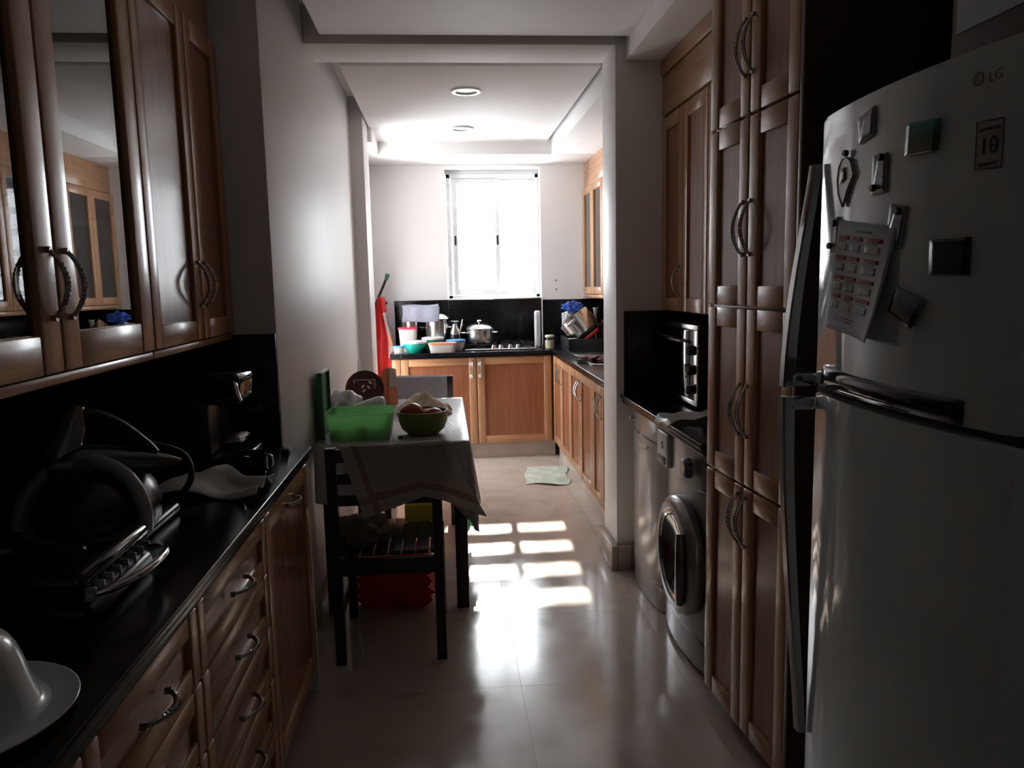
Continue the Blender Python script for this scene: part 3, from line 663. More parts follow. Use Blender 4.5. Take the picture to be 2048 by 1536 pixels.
# warranty sticker
st_ = stuck('warranty_sticker', 'beige sticker reading 10 year warranty near the fridge edge', 'sticker', [(1.093, 1.676), (1.046, 1.674), (1.046, 1.605), (1.093, 1.607)], 'beige_print', .0012, .0006)
for p in ([(1.093, 1.676), (1.046, 1.674), (1.046, 1.6725), (1.093, 1.6745)], [(1.093, 1.6085), (1.046, 1.6065), (1.046, 1.605), (1.093, 1.607)], [(1.093, 1.675), (1.0915, 1.675), (1.0915, 1.607), (1.093, 1.607)], [(1.0475, 1.674), (1.046, 1.674), (1.046, 1.605), (1.0475, 1.605)]):
    sheetF(p, .0018, 2, 2).build('border', 'black_print', st_, solid=.0004)
textm('COMPRESSOR', .0062, tF(1.0695, 1.6625, .0022), 'black_print', st_)
textm('10', .034, tF(1.0695, 1.638, .0022), 'black_print', st_); textm('YEAR', .0042, tF(1.060, 1.638, .0022), 'black_print', st_); textm('WARRANTY', .0062, tF(1.0695, 1.6135, .0022), 'black_print', st_)
# photos
PG = 'photos and magnets on the fridge door'
stuck('photo_magnet', 'small landscape photo magnet with teal sky and green land', 'magnet', [(1.236, 1.703), (1.161, 1.696), (1.165, 1.649), (1.238, 1.651)], 'photo_city', .006, .005, grp=PG)
stuck('photo_magnet', 'square dark blue photo magnet level with the paper schedule', 'magnet', [(1.171, 1.512), (1.09, 1.512), (1.09, 1.455), (1.17, 1.457)], 'photo_night', .004, .004, grp=PG)
stuck('photo_magnet', 'tilted blue and brown photo magnet beside the schedule corner', 'magnet', [(1.244, 1.44), (1.172, 1.418), (1.204, 1.371), (1.264, 1.399)], 'photo_street', .008, .004, grp=PG)
def clip(name, label, pts, mags, th=.003, inset=.16):
    rt = thing(name, label, 'magnet', (fx(pts[0][0]), pts[0][0], pts[3][1]), PG)
    sheetF(pts, .003, 6, 6).build('clear_holder', 'beige_print', rt, solid=th)
    cy = sum(p[0] for p in pts)/4; cz = sum(p[1] for p in pts)/4
    ins = [(cy+(p[0]-cy)*(1-inset), cz+(p[1]-cz)*(1-inset)) for p in pts]
    ins[0] = (ins[0][0]*.6+ins[1][0]*.4, ins[0][1]); 
    sheetF(ins, .005, 6, 6).build('photo', 'purple_photo', rt, solid=.0008)
    for y, z in mags: disc(y, z, rt, .0062, .0045)
    return rt
clip('photo_holder', 'purple photo holder without black magnets, near the fridge top', [(1.401, 1.742), (1.34, 1.754), (1.339, 1.705), (1.394, 1.696)], [])
clip('photo_holder', 'purple photo strip held by two black magnets under the topmost photo', [(1.34, 1.667), (1.294, 1.667), (1.294, 1.599), (1.341, 1.6)], [(1.308, 1.661), (1.329, 1.611)])
clip('photo_holder', 'purple photo strip with one black magnet overlapping the schedule corner', [(1.278, 1.579), (1.233, 1.570), (1.245, 1.502), (1.292, 1.511)], [(1.25, 1.564)])
clip('photo_holder', 'narrow photo clip with two black magnets at the schedule edge by the handle', [(1.503, 1.570), (1.473, 1.574), (1.474, 1.505), (1.512, 1.506)], [(1.486, 1.562), (1.505, 1.519)])
ht = thing('pendant_magnet', 'pale pointed heart-shaped charm hanging below a black magnet', 'magnet', (fx(1.44), 1.44, 1.59), PG)
poly = [(1.441, 1.682), (1.422, 1.672), (1.408, 1.645), (1.43, 1.622), (1.451, 1.590), (1.472, 1.616), (1.480, 1.645), (1.474, 1.668), (1.458, 1.680)]
mb = MB(); lo = [mb.bm.verts.new((fx(y)-.006, y, z)) for y, z in poly]; hi = [mb.bm.verts.new((fx(y)-.002, y, z)) for y, z in poly]; mb.bm.faces.new(lo); mb.bm.faces.new(hi[::-1])
for i in range(len(poly)): mb.bm.faces.new((lo[i], lo[(i+1) % 9], hi[(i+1) % 9], hi[i]))
mb.build('charm', 'cream', ht)
mb = MB(); mb.tube([(fx(y)-.0062, y, z) for y, z in poly], .0011, 6, closed=True); mb.build('outline', 'black_print', ht)
sheetF([(1.462, 1.660), (1.443, 1.664), (1.440, 1.640), (1.465, 1.633)], .0075, 3, 3).build('pink_patch', 'pink_print', ht, solid=.0006); disc(1.441, 1.689, ht, .006)
# schedule sheet
cal = [(1.465, 1.566), (1.255, 1.540), (1.289, 1.341), (1.527, 1.356)]
wob = lambda u, v: .003+.030*(u**3)*(1-v)**1.5
sh = thing('schedule_sheet', 'white paper schedule with rows of red headings on the freezer door', 'paper', (fx(1.4), 1.4, 1.341))
sheetF(cal, .002, 18, 18, wob).build('sheet', 'paper', sh, solid=.0006)
def sub(u0, u1, v0, v1, mat, nm, off=.0026):
    def P(u, v):
        a, b_, c, d = cal; return ((a[0]*(1-u)+b_[0]*u)*v+(d[0]*(1-u)+c[0]*u)*(1-v), (a[1]*(1-u)+b_[1]*u)*v+(d[1]*(1-u)+c[1]*u)*(1-v))
    def f(p, q):
        u = u0+(u1-u0)*p; v = v0+(v1-v0)*q; y, z = P(u, v); return (fx(y)-off-wob(u, v), y, z)
    MB().grid(5, 3, f).build(nm, mat, sh, solid=.0003)
for i, v in enumerate((.84, .66, .48, .31)):
    for k, (u0, u1) in enumerate(((.06, .27), (.30, .52), (.56, .85))):
        sub(u0, u1, v, v+.035, 'red_print', 'red_heading')
        sub(u0+.02, u1-.02, v-.10, v-.03, 'tint_print' if (i+k) % 2 else 'sand_print', 'printed_table'); sub(u0+.02, u1-.06, v-.018, v-.010, 'grey_print', 'printed_line')
sub(.3, .66, .915, .93, 'grey_print', 'printed_line'); sub(.08, .62, .13, .137, 'grey_print', 'printed_line'); sub(.08, .55, .10, .107, 'grey_print', 'printed_line')
# box above the fridge
bx = thing('carton_box', 'brown carton with white face standing on top of the fridge', 'box', (1.0, 1.2, 1.782))
MB().box(.90, 1.25, .86, 1.345, 1.782, 2.06, .004).build('carton', 'carton', bx)
MB().box(.896, .8995, .86, 1.325, 1.868, 2.06).build('white_face', 'paper', bx); MB().box(.8945, .8958, 1.20, 1.225, 1.93, 1.97).build('printed_mark', 'grey_print', bx)
r = thing('wall_cabinet', 'dark wall cabinet above the refrigerator', 'cabinet', (1.35, 1.3, 2.1))
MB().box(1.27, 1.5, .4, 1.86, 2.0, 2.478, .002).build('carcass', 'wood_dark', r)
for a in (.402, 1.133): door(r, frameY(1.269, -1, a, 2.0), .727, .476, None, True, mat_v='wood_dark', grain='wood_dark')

# ------------------------------------------------------------------ back kitchen
def backdoor(root, x0, x1, hu): door(root, frameX(x0, 6.322, .135), x1-x0, .72, (hu-x0, .63), True, st=.062, grain='wood_x')
bc = thing('base_cabinet', 'oak base cabinet with two wide doors under the hob', 'cabinet', (.22, 6.6, 0))
MB().box(-.44, .878, 6.323, 6.895, .13, .855, .001).build('carcass', 'carcass', bc)
MB().box(-.44, .90, 6.36, 6.895, 0, .13).build('plinth', 'stone', bc)
MB().box(-.44, -.372, 6.3, 6.322, .135, .855, .003).build('filler', 'wood_v', bc)
backdoor(bc, -.37, .247, .215); backdoor(bc, .251, .868, .283)
for x in (.205, .272):
    for z in (.70, .80): MB().lathe([(0, .016), (.013, .015), (.016, 0)], 20, mat=Matrix.Translation((x, 6.30, z)) @ Matrix.Rotation(math.pi/2, 4, 'X')).build('child_lock', 'white_plastic', bc)
def sidecab(label, y0, y1):
    r = thing('base_cabinet', label, 'cabinet', (1.2, (y0+y1)/2, 0)); m_ = (y0+y1)/2
    MB().box(.904, 1.5, y0, y1, .13, .855, .001).build('carcass', 'carcass', r)
    MB().box(.925, 1.5, y0, y1, 0, .13).build('plinth', 'stone', r)
    door(r, frameY(.903, -1, y0+.001, .135), m_-y0-.002, .72, (m_-y0-.03, .60), True, st=.058)
    door(r, frameY(.903, -1, m_+.001, .135), y1-m_-.002, .72, (.03, .60), True, st=.058)
    return r
sidecab('oak two-door base cabinet under the sink nearest the corner', 5.45, 6.29)
sidecab('oak two-door base cabinet under the counter, partly behind the wall end', 4.61, 5.449)
sidecab('oak two-door base cabinet almost hidden behind the wall end', 4.05, 4.609)
ct = thing('countertop', 'black granite countertop turning the corner beneath the window', 'countertop', (.5, 6.5, .856))
MB().box(-.455, 1.57, 6.28, 6.898, .875, .9, .004, 3).build('slab', 'granite', ct)
MB().box(-.45, .88, 6.288, 6.35, .857, .8745, .003).build('edge_strip', 'granite', ct)
MB().box(.872, 1.57, 4.05, 6.2795, .875, .9, .004, 3).build('slab', 'granite', ct)
MB().box(.880, .94, 4.05, 6.28, .857, .8745, .003).build('edge_strip', 'granite', ct)
bs = thing('backsplash', 'black granite backsplash under the window behind the pots', 'backsplash', (.5, 6.89, .9))
MB().box(-.44, .035, 6.885, 6.8995, .901, 1.318, .002).build('panel', 'granite', bs)
MB().box(.038, .868, 6.885, 6.8995, .901, 1.316, .002).build('panel', 'granite', bs)
MB().box(.876, 1.555, 6.885, 6.8995, .901, 1.300, .002).build('panel', 'granite', bs)
MB().box(1.555, 1.5695, 4.05, 6.884, .901, 1.300, .002).build('panel', 'granite', bs)
MB().box(.8675, .8765, 6.878, 6.8995, .901, 1.316, .001).build('corner_strip', 'alu', bs)
# glazed wall cabinets on the right
def glazed(label, y0, y1):
    X = 1.27; z0, z1 = 1.345, 2.262
    r = thing('wall_cabinet', label, 'cabinet', (1.42, (y0+y1)/2, z0)); m_ = (y0+y1)/2
    mb = MB(); mb.box(X, 1.57, y0, y0+.018, z0, z1); mb.box(X, 1.57, y1-.018, y1, z0, z1); mb.box(X+.001, 1.57, y0, y1, z0, z0+.02); mb.box(X+.001, 1.57, y0, y1, z1-.02, z1); mb.box(1.555, 1.57, y0, y1, z0, z1); mb.build('carcass', 'carcass', r)
    MB().box(X+.03, 1.555, y0+.018, y1-.018, 1.80, 1.818).build('shelf', 'carcass', r)
    for a, b_ in ((y0, m_), (m_, y1)): door(r, frameY(X-.001, -1, a+.001, z0), b_-a-.002, z1-z0, None, True, 'glass', st=.062)
    MB().box(X-.008, 1.57, y0, y1, z1+.004, 2.484, .004).build('fascia', 'wood_y', r)
    MB().box(X-.018, 1.57, y0, y1, z0-.03, z0-.001, .006).build('light_rail', 'wood_y', r); return r
glazed('oak wall cabinet with two glass doors in the window corner', 6.06, 6.898)
glazed('oak wall cabinet with two glass doors hidden by the wall end', 5.22, 6.058)
glazed('oak wall cabinet with glass doors against the back of the wall end', 4.38, 5.218)
# hob
hb = thing('gas_hob', 'steel gas hob with four knobs set in the counter', 'hob', (.46, 6.6, .9))
MB().box(.16, .765, 6.39, 6.86, .9005, .914, .005, 3).build('plate', 'steel', hb)
for x in (.40, .46, .54, .605):
    MB().lathe([(0, .03), (.014, .03), (.017, .026), (.019, .012), (.024, 0)], 24, (x, 6.425, .914)).build('knob', 'steel', hb)
for x, y in ((.30, 6.55), (.30, 6.75), (.62, 6.55), (.62, 6.75)):
    MB().lathe([(.045, 0), (.045, .012), (.03, .018), (0, .018)], 28, (x, y, .914)).build('burner', 'black_plastic', hb)
for x in (.30, .62):
    mb = MB()
    for yy in (6.47, 6.65, 6.83): mb.box(x-.13, x+.13, yy-.005, yy+.005, .94, .95)
    for xx in (-.125, -.04, .04, .125): mb.box(x+xx-.005, x+xx+.005, 6.47, 6.83, .94, .95)
    for xx in (-.125, .125):
        for yy in (6.475, 6.825): mb.box(x+xx-.006, x+xx+.006, yy-.006, yy+.006, .9145, .945)
    mb.build('grate', 'black_plastic', hb)
# pots
def pot(name, label, cx, cy, z, r, h, lid=True, dome=.05, mat='steel', handles=True, solidlid=True):
    p = thing(name, label, 'pot', (cx, cy, z))
    MB().lathe([(0, .001), (r*.93, .001), (r*.98, .01), (r, .03), (r, h-.006), (r+.005, h), (r-.004, h), (r-.006, .02), (0, .01)], 44, (cx, cy, z)).build('pan_body', mat, p)
    if lid:
        l = MB().lathe([(r+.004, h+.001), (r+.004, h+.007), (r*.9, h+.012+dome*.25), (r*.6, h+.008+dome*.7), (r*.2, h+.006+dome), (0, h+.006+dome)], 44, (cx, cy, z)).build('lid', mat, p)
        MB().lathe([(.010, h+.006+dome), (.010, h+.018+dome), (.024, h+.022+dome), (.025, h+.034+dome), (.018, h+.038+dome), (0, h+.038+dome)], 24, (cx, cy, z)).build('knob', mat, l)
    if handles:
        for sg in (-1, 1):
            mb = MB(); mb.tube([(cx+sg*(r-.003), cy-.035, z+h*.72), (cx+sg*(r+.03), cy-.034, z+h*.75), (cx+sg*(r+.042), cy-.02, z+h*.76), (cx+sg*(r+.042), cy+.02, z+h*.76), (cx+sg*(r+.03), cy+.034, z+h*.75), (cx+sg*(r-.003), cy+.035, z+h*.72)], .006, 8); mb.build('handle', mat, p)
    return p
pot('cooking_pot', 'steel pot with domed lid on the gas hob', .295, 6.66, .951, .118, .115, True, .04)
pot('stock_pot', 'tall steel stock pot with lid partly under a grey cloth', -.07, 6.72, .9005, .105, .255, True, .05)
pot('stock_pot', 'steel pot under grey cloth, behind the red-lidded tub', -.297, 6.765, .9005, .075, .265, True, .03, handles=False)
def cl(u, v):
    x = -.36+.31*u; s = v*.52
    top = 1.262-.012*math.sin(math.pi*u)**2*0
    if s < .16: return (x+.01*math.sin(8*s), 6.605-.004*math.sin(14*u+3)-.002*math.sin(30*s), 1.272-.13*(1-s/.16)+.004*math.sin(7*u))
    if s < .38: k = (s-.16)/.22; return (x, 6.605+.22*k, 1.272+.004*math.sin(7*u)+.012*math.sin(math.pi*k))
    return (x, 6.826+.002*math.sin(15*u), 1.272-(s-.38)*.8)
tag(MB().grid(28, 34, cl).build('dish_cloth', 'steel_cloth', solid=.002, soff=1), 'blue-grey cloth spread over the stock pots', 'cloth')
# coffee kettle
ck = thing('coffee_kettle', 'small steel-topped black coffee kettle beside the hob pot', 'kettle', (.10, 6.62, .9))
MB().lathe([(0, .001), (.045, .001), (.05, .01), (.048, .11), (.044, .125), (0, .125)], 32, (.085, 6.635, .9005)).build('kettle_body', 'black_gloss', ck)
MB().lathe([(.044, .125), (.046, .135), (.034, .175), (.024, .2), (.022, .215), (.034, .235), (.04, .24), (.037, .241), (.02, .22), (0, .215)], 32, (.085, 6.635, .9005)).build('funnel_top', 'steel', ck)
mb = MB(); mb.tube([(.122, 6.605, 1.03), (.136, 6.592, 1.09), (.147, 6.583, 1.145), (.149, 6.582, 1.15)], [.005, .007, .008, .007], 8); mb.build('kettle_handle', 'steel', ck)
# tubs
def tub(name, label, cat, cx, cy, z, r0, r1, h, mb_, ml, lidh=.014, n=40, sx=1, sy=1, sq=False):
    p = thing(name, label, cat, (cx, cy, z))
    if sq:
        def pol(a, b_): 
            q = []; rr = .03
            for (qx, qy, s0) in ((1, 1, 0), (-1, 1, 90), (-1, -1, 180), (1, -1, 270)):
                for k in range(5): an = math.radians(s0+k*22.5); q.append((qx*(a-rr)+rr*math.cos(an), qy*(b_-rr)+rr*math.sin(an)))
            return q
        m_ = MB(); t = m_.bm; lo = [t.verts.new((cx+x, cy+y, z)) for x, y in pol(r0*sx, r0*sy)]; hi = [t.verts.new((cx+x, cy+y, z+h)) for x, y in pol(r1*sx, r1*sy)]
        t.faces.new(lo[::-1]); t.faces.new(hi)
        for i in range(20): t.faces.new((lo[i], lo[(i+1) % 20], hi[(i+1) % 20], hi[i]))
        m_.build('tub_body', mb_, p); MB().prism([(cx+x, cy+y) for x, y in pol(r1*sx+.006, r1*sy+.006)], z+h+.0005, z+h+lidh, .004).build('lid', ml, p)
    else:
        MB().lathe([(0, .0005), (r0*.9, .0005), (r0, .006), (r0+(r1-r0)*.55, h*.45), (r1, h), (r1-.003, h), (r0-.004, .008), (0, .006)], n, (cx, cy, z), sx, sy).build('tub_body', mb_, p)
        MB().lathe([(r1+.004, h-.006), (r1+.006, h), (r1+.004, h+lidh*.7), (r1*.85, h+lidh), (0, h+lidh*.9)], n, (cx, cy, z), sx, sy).build('lid', ml, p)
    return p
tub('food_tub', 'frosted tub with crimson lid in front of the stock pots', 'container', -.315, 6.575, .9005, .062, .075, .185, 'clear_tub', 'red_lid', .016, sq=True)
tub('food_bowl', 'teal plastic bowl with white lid at the counter front', 'container', -.255, 6.385, .9005, .055, .098, .085, 'teal', 'white_plastic')
tub('food_bowl', 'green plastic bowl with white lid behind the orange-lidded tub', 'container', -.105, 6.52, .9005, .058, .09, .105, 'teal', 'white_plastic')
tub('food_tub', 'oblong frosted tub with orange lid at the counter front', 'container', -.028, 6.35, .9005, .098, .110, .065, 'clear_tub', 'orange', .016, sq=True, sx=1, sy=.5)
tub('food_bowl', 'clear bowl with sky-blue lid left of the hob', 'container', .085, 6.50, .9005, .06, .08, .08, 'clear_tub', 'blue')
tub('food_tub', 'small tub with blue lid at the counter end', 'container', -.385, 6.385, .9005, .038, .042, .048, 'clear_tub', 'blue', .012, sq=True)
# grater
gt = thing('box_grater', 'tall silver grater standing at the corner of the hob', 'grater', (.79, 6.6, .9))
MB().box(.765, .818, 6.56, 6.60, .9005, 1.215, .014, 4).build('grater_body', 'alu', gt)
for k in range(14): MB().lathe([(0, .0012), (.005, .0012), (.006, 0)], 12, mat=Matrix.Translation((.7915, 6.5605, .955+k*.017)) @ Matrix.Rotation(math.pi/2, 4, 'X')).build('tooth', 'steel_dark', gt)
# jar
jr = thing('glass_jar', 'small glass jar of cream spread in the counter corner', 'jar', (.855, 6.42, .9))
MB().lathe([(0, .0005), (.038, .0005), (.042, .006), (.042, .075), (.036, .088), (.036, .095)], 32, (.872, 6.42, .9005)).build('jar_body', 'glass_jar', jr)
MB().lathe([(0, .004), (.037, .004), (.038, .07), (0, .072)], 28, (.872, 6.42, .9005)).build('contents', 'led', jr)
MB().lathe([(.039, .096), (.039, .112), (.036, .114), (0, .114)], 28, (.872, 6.42, .9005)).build('lid', 'cream', jr)
# sink and draining rack
sk = thing('kitchen_sink', 'steel inset sink with drainer in the side counter', 'sink', (1.2, 5.6, .9))
mb = MB(); mb.box(.965, 1.45, 5.02, 5.06, .9005, .909, .003); mb.box(.965, 1.45, 5.62, 6.42, .9005, .909, .003); mb.box(.965, 1.0, 5.06, 5.62, .9005, .909, .003); mb.box(1.40, 1.45, 5.06, 5.62, .9005, .909, .003); mb.build('rim', 'steel', sk)
MB().box(1.0, 1.40, 5.06, 5.62, .9003, .903, .001).build('basin', 'steel_dark', sk)
tp = MB(); tp.tube([(1.42, 5.35, .909), (1.42, 5.35, 1.10), (1.40, 5.35, 1.15), (1.34, 5.35, 1.17), (1.27, 5.35, 1.15), (1.25, 5.35, 1.11)], .012, 10); tp.build('tap', 'chrome', sk)
dk = thing('dish_rack', 'black plastic dish rack holding the tilted steel pot', 'rack', (1.15, 6.2, .91))
mb = MB(); X0, X1, Y0, Y1 = .962, 1.40, 5.95, 6.40
mb.box(X0, X1, Y0, Y1, .911, .92); mb.box(X0, X0+.012, Y0, Y1, .92, 1.01, .004); mb.box(X1-.012, X1, Y0, Y1, .92, 1.01, .004); mb.box(X0, X1, Y0, Y0+.012, .92, 1.01, .004); mb.box(X0, X1, Y1-.012, Y1, .92, 1.01, .004); mb.build('tray', 'black_plastic', dk)
for k in range(7): MB().box(X0+.012, X1-.012, Y0+.05+k*.055, Y0+.056+k*.055, .92, .965).build('divider', 'black_plastic', dk)
tpot = thing('steel_pot', 'large steel pot lying tilted in the dish rack', 'pot', (1.115, 6.20, 1.02), local=True)
r_ = .135; h_ = .17
MB().lathe([(0, 0), (r_*.9, 0), (r_*.97, .008), (r_, .03), (r_, h_), (r_+.005, h_+.006), (r_-.004, h_+.004), (r_-.006, .02), (0, .01)], 44).build('pan_body', 'steel', tpot)
MB().lathe([(0, -.001), (r_*.88, -.001), (r_*.88, -.004), (0, -.005)], 44).build('base_disc', 'steel_dark', tpot)
for sg in (-1, 1):
    mb = MB(); mb.tube([(sg*(r_-.003), -.04, h_*.75), (sg*(r_+.035), -.038, h_*.78), (sg*(r_+.045), 0, h_*.79), (sg*(r_+.035), .038, h_*.78), (sg*(r_-.003), .04, h_*.75)], .006, 8); mb.build('handle', 'steel', tpot)
tpot.rotation_euler = Vector((-.60, .28, .74)).to_track_quat('Z', 'Y').to_euler(); tpot.location = (1.145, 6.15, 1.035)
def blob(name, mat, label, cat, c, r3, amp=.18, fq=5, sub=3, seed=0, group=None, parent=None, floor=None):
    t = bmesh.new(); bmesh.ops.create_icosphere(t, subdivisions=sub, radius=1)
    for v in t.verts:
        d = v.co.normalized(); s = 1+amp*math.sin(fq*d.x+seed)*math.sin(fq*d.y+1.3*seed+1)+amp*.6*math.sin(2.1*fq*d.z+seed)*math.cos(1.7*fq*d.x)
        v.co = Vector((c[0]+d.x*r3[0]*s, c[1]+d.y*r3[1]*s, c[2]+d.z*r3[2]*s))
        if floor is not None: v.co.z = max(v.co.z, floor+.0008)
    mb = MB(); mb.add(t); o = mb.build(name, mat, parent)
    return tag(o, label, cat, group) if label else o
blob('scrub_cloth', 'blue_cloth', 'royal blue cloth bunched behind the tilted steel pot', 'cloth', (1.06, 6.33, 1.25), (.075, .05, .04), .3, 6, 4, 1)
blob('scrub_cloth', 'grey_plastic', 'grey rag hanging below the blue cloth in the dish rack', 'cloth', (1.03, 6.34, 1.15), (.06, .045, .06), .25, 5, 4, 2)
mg = thing('plastic_mug', 'dark red mug at the end of the dish rack', 'mug', (1.30, 6.1, .93))
MB().lathe([(0, 0), (.045, 0), (.05, .01), (.055, .22), (.052, .22), (.046, .012), (0, .01)], 28, (1.30, 6.08, .93)).build('mug_body', 'maroon', mg)
mb = MB(); mb.tube([(1.248, 6.06, 1.12), (1.215, 6.05, 1.11), (1.212, 6.05, 1.05), (1.25, 6.06, 1.03)], .006, 8); mb.build('handle', 'maroon', mg)
o = MB().tube([(1.24, 6.28, .93), (1.235, 6.26, 1.1), (1.232, 6.255, 1.2), (1.232, 6.253, 1.24)], [.006, .006, .014, .022], 10).build('wooden_spoon', 'white_plastic'); o.name = 'plastic_ladle'; tag(o, 'white plastic ladle standing behind the tilted pot', 'ladle')
o = MB().box(-.075, .075, -.006, .006, -.012, .012, .005).build('spatula', 'red_bag', origin=(0, 0, 0)); o.location = (1.14, 5.975, 1.035); o.rotation_euler = (0, math.radians(-38), 0); o.name = 'red_handle_brush'; tag(o, 'red handled brush leaning on the front of the dish rack', 'brush')
o = tumbler(1.0, 6.0, .922, .035, .09, 'white_plastic', 'white_cup', 'white cup in the dish rack below the tilted pot', 'cup')
blob('dish_rag', 'maroon', 'dark maroon rag lying at the sink edge', 'cloth', (1.03, 5.28, .915), (.10, .14, .025), .35, 6, 4, 3, floor=.909)

# hanging bags and mop in the back corner
mp = thing('duster', 'black duster handle with green tip poking above the red apron', 'duster', (-.59, 6.68, 1.05))
MB().tube([(-.592, 6.69, 1.05), (-.583, 6.70, 1.31)], .011, 12).build('lower_pole', 'black_plastic', mp)
MB().tube([(-.584, 6.70, 1.30), (-.487, 6.71, 1.515)], .011, 12).build('pole', 'black_plastic', mp)
mb = MB(); mb.tube([(-.492, 6.71, 1.503), (-.482, 6.712, 1.525), (-.474, 6.713, 1.55), (-.471, 6.713, 1.557)], [.012, .018, .019, .012], 12); mb.build('grip_tip', 'green_lid', mp)
hk = thing('wall_hook', 'small black hook on the wall beside the red bag', 'hook', (-.50, 6.9, 1.3)); MB().lathe([(0, .03), (.012, .03), (.014, .022), (.008, .015), (.008, 0)], 16, mat=Matrix.Translation((-.512, 6.8995, 1.302)) @ Matrix.Rotation(math.pi/2, 4, 'X')).build('peg', 'black_plastic', hk)
def rbag(u, v):
    w_ = .035+.10*min(1, (1-v)*1.8)**.7; x = -.535+(u-.5)*w_*1.5; z = .50+.86*v
    return (x+.012*math.sin(9*v+4*u), 6.62-.05*math.sin(math.pi*u)*(1-v*.6)-.016*math.sin(14*u+3*v), z)
hb_ = thing('apron', 'bright red apron with pale pattern hanging in the back corner', 'apron', (-.53, 6.62, .5))
MB().grid(26, 34, rbag).build('cloth', 'red_cloth', hb_, solid=.004, soff=1)
def patt(u, v):
    p = rbag(.72+.26*u, .40+.45*v); return (p[0], p[1]-.010, p[2])
MB().grid(8, 16, patt).build('pale_patch', 'beige_print', hb_, solid=.001)
def patt2(u, v):
    p = rbag(.76+.16*u, .52+.10*v); return (p[0], p[1]-.013, p[2])
MB().grid(4, 6, patt2).build('orange_patch', 'orange', hb_, solid=.001)
sw = thing('light_switch', 'white switch plate on the left wall above the table', 'switch', (-.59, 5.36, .86))
MB().box(-.5995, -.588, 5.30, 5.38, .862, .948, .003).build('plate', 'white_plastic', sw); MB().box(-.588, -.583, 5.32, 5.36, .885, .925, .002).build('rocker', 'white_plastic', sw)

# ------------------------------------------------------------------ table
TZ = .775; TX0, TX1, TY0, TY1 = -.575, .075, 3.34, 4.62
tb = thing('dining_table', 'black wooden dining table against the left wall', 'table', (-.25, 3.98, 0))
MB().box(TX0, TX1, TY0, TY1, TZ-.03, TZ-.004, .003).build('tabletop', 'black_wood', tb)
for x in (TX0+.045, TX1-.032):
    for y in (TY0+.0, TY1-.05): MB().box(x-.028, x+.028, y+.0, y+.056, 0, TZ-.03, .004).build('leg', 'black_wood', tb)
for a in ((TX0+.05, TX1-.05, TY0+.02, TY0+.04), (TX0+.05, TX1-.05, TY1-.04, TY1-.02)): MB().box(*a, TZ-.11, TZ-.03).build('apron_rail', 'black_wood', tb)
for a in ((TX0+.03, TX0+.05), (TX1-.05, TX1-.03)): MB().box(*a, TY0+.05, TY1-.05, TZ-.11, TZ-.03).build('apron_rail', 'black_wood', tb)
tcl = MB(); bm = tcl.bm
x0, x1, y0, y1 = TX0-.008, TX1+.008, TY0-.008, TY1+.008
per = []
def addp(px_, py_, dx, dy, L): per.append((px_, py_, dx, dy, L))
n1 = 36
for i in range(n1+1): t = i/n1; addp(x0+(x1-x0)*t, y0, 0, -1, .235+.012*math.sin(9*t)+.10*max(0, t-.85)/.15)
for k in range(1, 9): a = math.radians(-90+k*10); addp(x1, y0, math.cos(a), math.sin(a), .335+.06*math.sin(math.pi*k/9))
n2 = 56
for i in range(n2+1): t = i/n2; addp(x1, y0+(y1-y0)*t, 1, 0, .235+.012*math.sin(11*t)+.10*max(0, .12-t)/.12+.10*max(0, t-.88)/.12)
for k in range(1, 9): a = math.radians(k*10); addp(x1, y1, math.cos(a), math.sin(a), .34+.05*math.sin(math.pi*k/9))
for i in range(n1+1): t = i/n1; addp(x1+(x0-x1)*t, y1, 0, 1, .235+.10*max(0, .15-t)/.15)
NS = 12; cols = []
for q, (a, b_, dx, dy, L) in enumerate(per):
    col = []
    for s in range(NS+1):
        k = s/NS; rr = .012
        if s == 0: p = (a, b_, TZ)
        elif s == 1: p = (a+dx*rr*.7, b_+dy*rr*.7, TZ-.004)
        else:
            d = (s-1)/(NS-1)*L; fl_ = .012+.16*d*(.35 if abs(dx)+abs(dy) < 1.001 else .62)+.016*d/.25*math.sin(q*.55)+.008*d/.25*math.sin(q*1.3+1)
            p = (a+dx*fl_, b_+dy*fl_, TZ-.01-d)
        col.append(bm.verts.new(p))
    cols.append(col)
for a, b_ in zip(cols, cols[1:]):
    for s in range(NS): bm.faces.new((a[s], b_[s], b_[s+1], a[s+1]))
topv = [c[0] for c in cols]; bm.faces.new(topv)
bmesh.ops.remove_doubles(bm, verts=bm.verts[:], dist=1e-5)
o = tcl.build('tablecloth', 'oilcloth', solid=.0015, soff=0); tag(o, 'glossy silver-grey oilcloth draped over the table', 'tablecloth')

